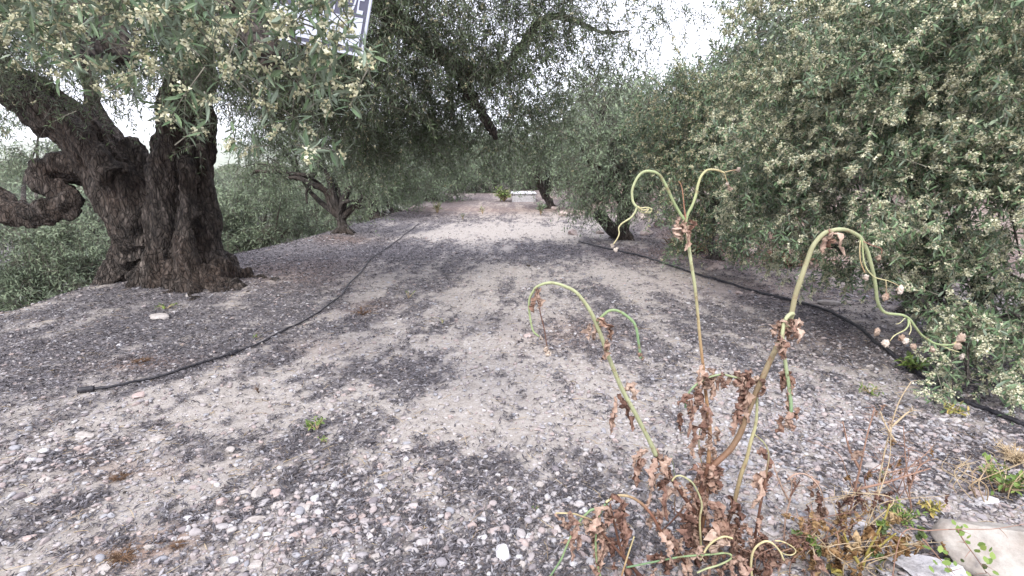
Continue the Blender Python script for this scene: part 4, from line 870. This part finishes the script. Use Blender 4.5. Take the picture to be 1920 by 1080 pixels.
stem([(1200,1085),(1185,1060),(1169,1041),(1160,1015),(1154,990),(1148,966),(1144,945)], BD, BR, 10, 5, -.1, -.1)
stem([(1315,1030),(1312,976),(1316,950),(1313,934),(1307,920),(1299,906),(1289,898),(1280,893),(1271,892),(1265,895),(1260,902)], YE*.8, YE, 6, 4, -.06, -.06, cm=GP)
stem([(1165,1082),(1176,1045),(1189,1006)], TN, YE, 5, 4, -.14, -.14)
stem([(1264,965),(1266,925),(1265,900),(1263,875),(1258,855)], BR, GD, 3, 2, 0, .02)
stem([(1335,840),(1328,865),(1320,880),(1312,850),(1311,815),(1318,790)], TN, GP, 4, 3, .04, .05)
stem([(1300,930),(1262,975),(1235,1000)], BR, BD, 6, 3, .03, .05)
# withered leaves
WL = [0]
def wleaf(px, py, lpx, wpx, yo=0., mt=None, dirn=None, seed=None, parent=None):
    r = np.random.default_rng(seed if seed is not None else WL[0]+900); WL[0] += 1
    p = at(px, py, YP+yo) if not isinstance(px, np.ndarray) else px
    n = 16; mcr = 9; l = lpx/640.; w = wpx/640.
    d = unit(np.array((r.normal(0, .55), r.normal(0, .5), r.uniform(-.5, .55)))) if dirn is None else unit(np.array(dirn, float))
    C = [p]; S_ = []; tw_ = r.uniform(0, 6.28); cur = d.copy()
    for k in range(n):
        cur = unit(cur+np.array((r.normal(0, .22), r.normal(0, .22), -.34+r.normal(0, .2)))); C.append(C[-1]+cur*l/n); tw_ += r.normal(.15, .55); x = unit(np.cross(cur, (.3, 1, .1))); y = np.cross(cur, x); S_.append(x*math.cos(tw_)+y*math.sin(tw_))
    C = np.array(C[:n]); S_ = np.array(S_); t_ = np.linspace(0, 1, n); wid = w*np.clip(np.sin(np.pi*np.clip(t_*.95+.04, 0, 1))**.5, .12, 1)*(.75+.6*r.random(n))
    u = np.linspace(-1, 1, mcr); B = np.cross(S_, unit(np.gradient(C, axis=0)))
    wid = wid*(1+.28*np.sin(t_*r.uniform(14, 30)+r.uniform(0, 6))); fold = np.abs(u)[None]*r.uniform(.8, 2.2)+.5*np.sin(u[None]*r.uniform(3, 6)+r.normal(0, 1.3, (n, 1)))
    V = C[:, None]+S_[:, None]*(wid[:, None]*u[None]*.5*(.6+.4*np.cos(fold)))[..., None]+B[:, None]*(wid[:, None]*.42*fold)[..., None]
    V = V+r.normal(0, w*.07, V.shape)
    i = np.arange(n-1)[:, None]*mcr; j = np.arange(mcr-1)[None]; Q = np.stack([i+j, i+j+1, i+mcr+j+1, i+mcr+j], -1).reshape(-1, 4)
    return V.reshape(-1, 3), Q, (mt or (M_wither if r.random() < .75 else M_wither_tan))
def addleaf(*a, **k):
    a = list(a); a[3] *= .66; a[2] *= .92
    V, Q, mt = wleaf(*a, **k); part('withered_leaf', V, [Q], [mt], TP, smooth=True)
LF = [(1004,545,40,18,-.07,1),(1010,555,32,14,-.07,1),(1118,602,52,22,-.06,1),(1128,612,62,20,-.07,1),(1138,636,40,16,-.07,1),(1108,606,30,18,-.07,1),(1160,738,90,24,-.04,0),(1152,745,70,20,-.06,0),(1168,733,50,26,-.03,1),
      (1286,412,40,24,.02,1),(1280,418,54,16,.02,1),(1292,414,34,16,.01,1),(1272,420,30,22,.02,1),(1283,405,36,12,.03,1),(1556,432,34,20,.05,1),(1562,436,42,20,.04,1),(1550,440,60,10,.05,1),
      (1483,602,40,22,.01,1),(1490,610,60,20,.02,1),(1476,600,30,20,.02,1),(1485,700,42,22,-.03,1),(1478,704,44,26,-.04,1),(1488,712,60,16,-.03,1),(1482,780,36,18,-.05,1),(1470,785,34,22,-.05,1),
      (1410,700,50,34,.02,0),(1400,706,60,34,.02,0),(1394,716,80,26,.02,0),(1390,740,60,26,.01,0),(1420,712,50,24,.03,1),(1385,770,50,24,.01,0),(1318,684,46,16,.02,0),(1314,690,50,14,.02,0),(1306,735,50,24,-.02,0),(1300,740,40,20,-.02,0),(1295,750,80,14,-.02,0),(1310,750,60,22,0,0),(1280,780,60,16,-.02,0),
      (1325,790,60,20,0,0),(1332,780,70,18,.02,0),(1318,820,60,22,.01,0),(1340,800,50,18,.02,0),(1215,845,50,22,-.04,0),(1208,862,60,26,-.04,0),(1235,860,60,22,-.04,0),(1250,880,50,26,-.03,0),(1200,860,50,16,-.05,0),(1238,900,90,16,-.02,0),(1222,880,80,16,-.02,0),
      (1330,880,46,44,-.03,1),(1345,878,40,30,-.03,0),(1300,870,40,20,0,0),(1355,885,70,30,.0,0),(1420,850,60,22,.03,0),(1438,882,60,24,.02,0),(1430,895,70,20,.0,0),(1445,885,50,22,.02,0),(1290,960,70,40,-.04,0),(1330,950,80,40,-.05,0),(1300,940,70,40,.02,0),(1270,930,70,26,-.02,0),
      (1350,960,70,40,-.04,1),(1370,990,60,40,-.04,0),(1345,1000,60,34,-.07,1),(1380,970,70,30,0,0),(1320,1000,60,44,-.06,0),(1290,1000,70,40,-.06,0),(1265,1010,70,36,-.05,0),(1240,960,60,22,-.07,1),(1250,990,70,30,-.08,0),(1232,955,60,18,-.08,0),(1235,1000,70,26,-.1,1),(1145,940,70,28,-.1,0),(1150,955,80,26,-.1,0),(1140,960,70,22,-.1,0),(1155,985,80,26,-.1,0),(1165,1020,70,24,-.1,0),
      (1105,975,60,16,-.11,0),(1108,1000,60,22,-.11,0),(1040,962,34,10,-.12,0),(1385,1010,50,40,-.08,1),(1365,935,60,34,-.02,0),(1455,1040,60,26,-.12,0),(1430,1050,60,26,-.1,0),(1480,1050,50,24,-.1,0),(1180,1055,60,30,-.1,0),(1215,1050,60,30,-.09,0),(1400,1060,60,30,-.1,0)]
for k, (px, py, l, w_, yo, tn) in enumerate(LF): addleaf(px, py, l*1.15, w_*1.0, yo, M_wither_tan if tn else M_wither)
mbs = MB(); rr = random.Random(3)
for k in range(150):
    if k < 100:
        q = STEMPTS[rr.choice([0, 1, 0, 5, 25, 26, 34, 33, 32, 35])]; p = q[rr.randrange(len(q))]
    else: p = at(rr.gauss(1330, 75), min(1078, rr.gauss(1040, 45)), YP+rr.uniform(-.1, .1))
    V, Q, mt = wleaf(p+np.array([rr.gauss(0, .012) for _ in range(3)]), 0, rr.uniform(20, 55), rr.uniform(7, 17)); mbs.add(V, Q, None, rr.randrange(4) == 0)
q = mbs.build('leaf_scraps', [M_wither, M_wither_tan], TP); q['kind'] = 'stuff'
for k in range(26):
    a_ = rr.uniform(0, 6.28); q_ = rr.uniform(.03, .3); x_ = pb[0]+math.cos(a_)*q_; y_ = pb[1]+.05+math.sin(a_)*q_
    V, Q, mt = wleaf(np.array((x_, y_, float(terrain(x_, y_))+.012)), 0, rr.uniform(14, 34), rr.uniform(6, 14), dirn=(math.cos(a_), math.sin(a_), .3)); V[:, 2] = np.maximum(V[:, 2], terrain(V[:, 0], V[:, 1])+.002)
    o = link('dead_leaf', mesh_from('dead_leaf', V-np.array((x_, y_, 0)), [Q], [mt], True), loc=(float(x_), float(y_), 0)); tag(o, 'fallen crumpled brown leaf lying around the thistle base', 'dead leaf', 'fallen leaves under the thistle')
# seed heads
def seedhead(px, py, r_, yo, el=1.2):
    V, F = rockshape(3, px+py, .5, 2); n = vn3(V[:, 0]*6, V[:, 1]*6, V[:, 2]*6, 3)-.5; V = V*(1+.5*n)[:, None]; V = V*np.array((1, .8, el))*r_*.66/640; V = V+(np.random.default_rng(int(px)).normal(0, .0012, V.shape))
    V2 = [V+at(px, py, YP+yo)]; part('seed_head', V2[0], [F], [M_seed], TP, smooth=True)
for a in [(1384,318,5,.05),(1364,345,4,.05),(1369,353,6,.05),(1155,468,6,-.04),(1148,461,4,-.04),(1200,665,5,-.09),(1205,672,4,-.09),(1028,664,8,-.09),(1023,655,6,-.09),(1648,483,7,.05),(1623,520,7,.02),(1687,545,9,.03),(1661,557,8,.03),(1661,645,10,.05),(1644,622,8,.05),(1697,640,10,.07),(1712,650,8,.07),(1690,634,8,.07),(1749,655,8,.1),(1802,634,12,.1),(1796,648,10,.1),(1803,668,7,.1),(1014,634,4,-.08),(1205,405,5,-.02)]:
    seedhead(*a)

# ------------------------------------------------------------------ small plants
def rosette(px, py, rpx, n, label, mt, name='weed', cat='weed', up=.7, seed=0, lw=.35, ll=.5, leaves=3):
    p = ground(px, py); r = rpx/pxm(py, p[1]); T = empty(name, p); tag(T, label, cat); rng = np.random.default_rng(seed+int(px))
    mb = MB(); ml = MB()
    for k in range(n):
        a = rng.uniform(0, 6.28); d = unit(np.array((math.cos(a), math.sin(a), up*rng.uniform(.5, 2)))); e = p+d*r*rng.uniform(.5, 1.1)
        mid = (p+e)/2+np.array((0, 0, .1*r)); mb.tube([p, mid, e], [r*.022+.0006, r*.018+.0004, .0004], 4, 6)
        C = crom([p, mid, e], 8)
        for q in range(leaves):
            s = C[rng.integers(3, 8)]; dd = unit(d*.5+rng.normal(0, .7, 3)); sd_ = unit(np.cross(dd, rng.normal(0, 1, 3)+np.array((0, 0, 2)))); L_ = r*ll*rng.uniform(.5, 1); w = L_*lw; nn = np.cross(sd_, dd)
            ml.add([s, s+dd*L_*.35+sd_*w*.5+nn*w*.2, s+dd*L_*.7+sd_*w*.4+nn*w*.1, s+dd*L_-nn*w*.2, s+dd*L_*.7-sd_*w*.4+nn*w*.1, s+dd*L_*.35-sd_*w*.5+nn*w*.2, s+dd*L_*.5], [[0, 1, 2, 6], [6, 2, 3, 4], [0, 6, 4, 5]])
    mb.build('stems', [M_litter_brown if mt is M_litter_brown else M_straw], T); ml.build('foliage', [mt], T, smooth=False); return T
rosette(594, 808, 26, 12, 'small dusty green weed on the bare soil, the larger of two near the centre left', M_leaf_green, leaves=5, up=1)
rosette(606, 832, 14, 8, 'tiny green weed just below the larger one near the centre left', M_leaf_green, leaves=4, up=1)
rosette(766, 560, 16, 10, 'little upright green weed on the pale track beyond the litter band', M_leaf_green, up=1.8, lw=.15)
rosette(830, 608, 12, 8, 'thin dark weed tuft on the track centre', M_leaf_green, up=1.8, lw=.15)
rosette(482, 634, 10, 8, 'tiny bright green weed beside the left pipe', M_leaf_green, up=.8)
rosette(312, 580, 20, 9, 'low green weed behind the flat stone by the old olive', M_leaf_green, up=.5)
rosette(680, 590, 18, 16, 'flat reddish dry weed beside the left pipe', M_litter_brown, up=.3, lw=.2)
rosette(485, 738, 16, 10, 'dry grassy tuft on the soil right of the left pipe end', M_litter_brown, up=1.5, lw=.1)
rosette(1630, 738, 24, 16, 'low green weed patch on the gravel left of the hanging olive shoots', M_leaf_green, up=.4)
rosette(1715, 700, 36, 30, 'bushy green weed under the tip of the longest thistle stem', M_leaf_green, up=.8, leaves=4)
rosette(1790, 780, 26, 14, 'green and orange weed below the hanging olive shoots', M_leaf_yellow, up=1, leaves=4)
rosette(1880, 925, 60, 40, 'leafy green weed at the right edge above the boulder', M_leaf_green, up=.8, leaves=5, lw=.4, ll=.3)
rosette(1655, 895, 14, 9, 'small green sprig in the right hand gravel', M_leaf_green, up=1)
rosette(1740, 965, 30, 18, 'yellow green sprig just behind the boulder tip', M_leaf_yellow, up=1, leaves=4)
rosette(1690, 985, 44, 26, 'pale green weed left of the boulder', M_leaf_green, up=1, leaves=5, ll=.35)
rosette(905, 402, 14, 10, 'green tuft left of the concrete block on the far lane', M_leaf_green, up=2, lw=.15)
rosette(820, 400, 22, 18, 'dry green tuft at the far left of the lane end', M_leaf_green, up=2, lw=.12)
rosette(1014, 404, 22, 18, 'upright olive sucker sprouting from the ground before the concrete block', M_leaf_mid, up=3, lw=.2, leaves=6)
rosette(868, 412, 10, 12, 'small sprout on the far lane', M_leaf_mid, up=3, lw=.2, leaves=5)
rosette(1085, 990, 12, 6, 'tiny green blade tuft in the litter left of the thistle', M_leaf_green, up=1.5, lw=.2)
rosette(1005, 960, 12, 6, 'tiny grassy sprout left of the yellow thistle twig', M_leaf_green, up=1.5, lw=.2)
rosette(945, 378, 26, 50, 'bright green shrub left of the concrete block', M_leaf_green, name='shrub', cat='shrub', up=1.2, leaves=7, ll=.3)
for (px, py, r_, lab) in [(235,1050,30,'brown dead moss patch at the lower left'),(335,1025,16,'smaller brown dead moss patch right of the larger'),(225,900,18,'orange brown dry stubble on the left'),(265,680,18,'rusty dry grass near the left pipe'),(1300,475,60,'orange dry grass patch beside the right pipe'),(1480,500,60,'reddish dry grass patch under the right olive'),(1900,870,40,'straw coloured dry grass at the right edge')]:
    rosette(px, py, r_, 60, lab, M_straw if px > 1800 else M_litter_brown, name='dry_grass', cat='dry grass', up=.25 if px < 1800 else .8, lw=.14, ll=.3, leaves=6)
def stalk(name, paths, label, cat, mt, leaves=(), Yb=None, tips=0, tw=5, leafmat=None, seed=0):
    Yb = Yb; p0 = at(*paths[0][0], Yb); T = empty(name, (p0[0], p0[1], float(terrain(p0[0], p0[1])))); tag(T, label, cat); rr = random.Random(seed)
    for P_ in paths:
        P = np.array([at(x, y, Yb+rr.uniform(-.01, .01)) for x, y in P_])
        if P_ is paths[0]: P = np.vstack([[p0[0], p0[1], T.location.z-.005], P])
        k = 1/pxm(P_[0][1], Yb); mb = MB(); mb.tube(P, np.linspace(tw*.5*k, tw*.2*k, len(P)), 6, len(P)*5, lump=.15)
        C = crom(P, 20)
        for q in range(tips):
            s = C[rr.randrange(4, 20)]; d = unit(np.array((rr.gauss(0, 1), rr.gauss(0, 1), rr.uniform(-.2, 1.2)))); mb.tube([s, s+d*.018, s+d*.035+np.array((0, 0, -.004))], [.0011, .0009, .0004], 3, 4)
        mb.build('stem', [mt], T)
    for (x, y, l, w, m_) in leaves:
        V, Q, _ = wleaf(at(x, y, Yb+rr.uniform(-.02, .02)), 0, .8*l*640/pxm(y, Yb), .62*w*640/pxm(y, Yb)); part('leaf', V, [Q], [m_], T, smooth=True)
    return T
A_, T_n, W_ = M_wither_amber, M_wither_tan, M_wither
stalk('dry_weed', [[(1640,965),(1652,880),(1668,810),(1685,755),(1708,716)],[(1680,830),(1662,800),(1650,770)],[(1672,800),(1700,775),(1712,770)]], 'tall dry straw stalk with branching tip over the right gravel', 'dry weed', M_straw, [(1672,790,22,12,T_n),(1662,880,24,14,T_n),(1660,760,16,9,T_n)], Yb=1.75, tips=16, tw=4, seed=1)
stalk('dry_weed', [[(1585,1010),(1598,940),(1612,880),(1625,820),(1640,765)],[(1605,918),(1660,905),(1700,892),(1745,878)],[(1612,880),(1592,840),(1580,790)]], 'brown branching dry weed standing left of the straw stalk', 'dry weed', M_straw_red, [(1592,960,34,22,A_),(1605,850,30,18,T_n),(1612,905,26,12,T_n),(1640,770,18,9,T_n)], Yb=1.6, tips=18, tw=5, seed=2)
stalk('dry_weed', [[(1712,980),(1706,930),(1698,860),(1694,800)],[(1704,920),(1720,880),(1740,862)]], 'thin reddish dry stalk between the straw stalk and the boulder', 'dry weed', M_straw_red, [(1700,900,20,12,T_n),(1710,890,18,9,W_)], Yb=1.65, tips=14, tw=3.5, seed=3)
stalk('dry_weed', [[(1470,1015),(1473,970),(1482,935),(1484,905),(1475,890)],[(1480,940),(1462,905),(1450,870)],[(1482,930),(1500,900)],[(1476,900),(1492,889),(1512,890),(1530,905),(1542,928),(1546,955)]], 'dark stemmed dead weed with an arching red brown leaf, right of the thistle', 'dry weed', M_wither, [(1520,895,60,16,W_),(1535,920,60,18,W_),(1540,950,60,26,W_),(1530,985,50,26,A_),(1535,960,40,22,T_n),(1545,1010,50,26,W_),(1490,895,30,12,W_)], Yb=1.5, tips=10, tw=4, seed=4)
stalk('dry_weed', [[(1580,1075),(1620,1000),(1650,920),(1668,860),(1670,800)],[(1575,1060),(1545,1020),(1525,1000)]], 'long pale leaning stalk in the lower right tangle', 'dry weed', M_straw, [(1555,1050,40,26,A_),(1530,1040,34,22,A_)], Yb=1.42, tips=8, tw=3, seed=5)
stalk('green_weed', [[(1612,1085),(1625,1040),(1645,1000),(1660,970),(1668,945)],[(1625,1045),(1660,1015),(1680,1000)],[(1612,1060),(1590,1020),(1583,1000)]], 'yellowing leafy weed growing up at the bottom edge left of the white rock', 'weed', M_leaf_yellow,
      [(1670,985,44,34,M_leaf_yellow),(1700,1005,50,34,A_),(1690,1015,44,30,M_leaf_yellow),(1640,1030,40,30,M_leaf_green),(1600,1010,40,26,A_),(1670,960,34,24,A_),(1575,1050,40,30,A_),(1650,1060,44,30,M_leaf_yellow),(1690,975,30,24,A_),(1655,975,40,30,M_leaf_green),(1620,1000,34,26,A_),(1720,990,40,22,M_leaf_green)], Yb=1.36, tips=4, tw=6, seed=6)
stalk('green_weed', [[(1540,1085),(1530,1050),(1522,1020),(1515,1005)],[(1530,1050),(1545,1030),(1560,1020)]], 'weed with fresh green and amber leaves at the bottom edge', 'weed', M_straw, [(1515,1008,30,28,M_leaf_green),(1530,1018,34,28,M_leaf_green),(1505,1000,26,20,M_leaf_green),(1540,1050,50,34,A_),(1525,1045,44,30,A_),(1560,1030,36,26,A_),(1550,1065,40,28,M_leaf_yellow)], Yb=1.36, tips=4, tw=4, seed=7)
def tangle(cx, cy, rx, ry, n, label, Yb, seed, mt, nl):
    rr = random.Random(seed); p0 = at(cx, min(cy+ry, 1079), Yb); T = empty('dry_weed', (p0[0], p0[1], float(terrain(p0[0], p0[1])))); tag(T, label, 'dry weed'); mb = MB(); ml = MB()
    for q in range(n):
        x = rr.gauss(cx, rx*.4); pts = [(x, cy+ry), (x+rr.gauss(0, rx*.25), cy+ry*.2), (x+rr.gauss(0, rx*.5), cy-ry*rr.uniform(.2, .7)), (x+rr.gauss(0, rx*.7), cy-ry*rr.uniform(.5, 1.1))]
        y0 = Yb+rr.uniform(-.08, .08); P = np.array([at(a_, b_, y0+rr.uniform(-.02, .02)) for a_, b_ in pts]); P[0, 2] = float(terrain(P[0, 0], P[0, 1]))
        mb.tube(P, np.array([.0022, .0018, .0013, .0006])*rr.uniform(.6, 1.2), 5, 16, lump=.2); C = crom(P, 24)
        for z in range(nl):
            V, Q, _ = wleaf(C[rr.randrange(4, 24)], 0, rr.uniform(10, 30), rr.uniform(5, 13)); ml.add(V, Q)
        for z in range(3):
            s_ = C[rr.randrange(8, 24)]; d = unit(np.array((rr.gauss(0, 1), rr.gauss(0, 1), rr.uniform(-.2, 1.2)))); mb.tube([s_, s_+d*.02, s_+d*.045+np.array((0, 0, -.006))], [.0011, .0009, .0004], 3, 4)
    mb.build('stems', [mt], T)
    if nl: ml.build('dry_leaves', [M_wither_amber, M_wither][:1] if seed % 2 else [M_wither], T)
tangle(1520, 1010, 70, 60, 12, 'low brown tangle of dead stems right of the thistle base', 1.45, 11, M_straw_red, 5)
tangle(1620, 980, 70, 70, 12, 'amber leaved dry tangle around the straw stalks', 1.5, 12, M_straw, 3)
tangle(1680, 880, 70, 60, 9, 'thin brown dry tangle standing in the right hand gravel', 1.75, 13, M_straw_red, 1)
tangle(1600, 1050, 90, 40, 12, 'crumpled leafy dry tangle along the bottom edge', 1.33, 15, M_straw, 4)
tangle(1430, 1040, 60, 40, 9, 'dark dead stems at the bottom edge beside the pale hooked stems', 1.36, 16, M_straw_red, 5)
tangle(1835, 900, 60, 45, 14, 'straw coloured grass tangle beside the green weed at the right edge', 1.75, 17, M_straw, 0)
# bramble shoot over the boulder
T = stalk('bramble', [[(1690,1003),(1740,995),(1800,992),(1860,992),(1925,982)],[(1795,993),(1808,1015),(1830,1045),(1850,1075)],[(1730,1010),(1760,1045),(1790,1078)]], 'thorny bramble shoot with small dark green leaves trailing over the boulder', 'bramble', M_straw_red, Yb=1.27, tips=6, tw=2.5, seed=8)
ml = MB(); rng = np.random.default_rng(4)
for (x, y) in [(1792,985),(1800,995),(1805,983),(1810,998),(1812,1010),(1800,1002),(1820,1020),(1832,1022),(1838,1030),(1828,1035),(1846,1028),(1845,1042),(1855,1035),(1850,1058),(1862,1050),(1748,1030),(1760,1035),(1765,1022),(1772,1050),(1785,1055),(1752,1050),(1778,1040),(1792,1062),(1800,1050),(1860,1070),(1840,1062),(1742,1060),(1770,1070),(1812,1070),(1830,1075)]:
    s = at(x, y, 1.26+rng.uniform(-.02, .02)); dd = unit(rng.normal(0, .7, 3)+np.array((0, -.2, .2))); sd_ = unit(np.cross(dd, rng.normal(0, .5, 3)+np.array((0, -1, .8)))); L_ = .024*rng.uniform(.6, 1.1); w = L_*.6
    ml.add([s, s+dd*L_*.3+sd_*w*.5, s+dd*L_*.7+sd_*w*.42, s+dd*L_, s+dd*L_*.7-sd_*w*.42, s+dd*L_*.3-sd_*w*.5], [[0, 1, 2, 3], [0, 3, 4, 5]])
ml.build('foliage', [M_leaf_green], T, smooth=False)
# ------------------------------------------------------------------ the air
m = bpy.data.materials.new('valley_haze'); m.use_nodes = True; t = m.node_tree; t.nodes.clear(); oo = t.nodes.new('ShaderNodeOutputMaterial'); pv = t.nodes.new('ShaderNodeVolumePrincipled')
pv.inputs['Color'].default_value = (.93, .96, 1, 1); pv.inputs['Density'].default_value = .0003; t.links.new(pv.outputs[0], oo.inputs['Volume'])
hz = boxm('haze', -3600, 3600, -3600, 3600, float(GZ.min())-1, float(GZ.max())+12, m, None, 0); tag(hz, 'thin bluish haze over the valley', 'haze', kind='stuff')
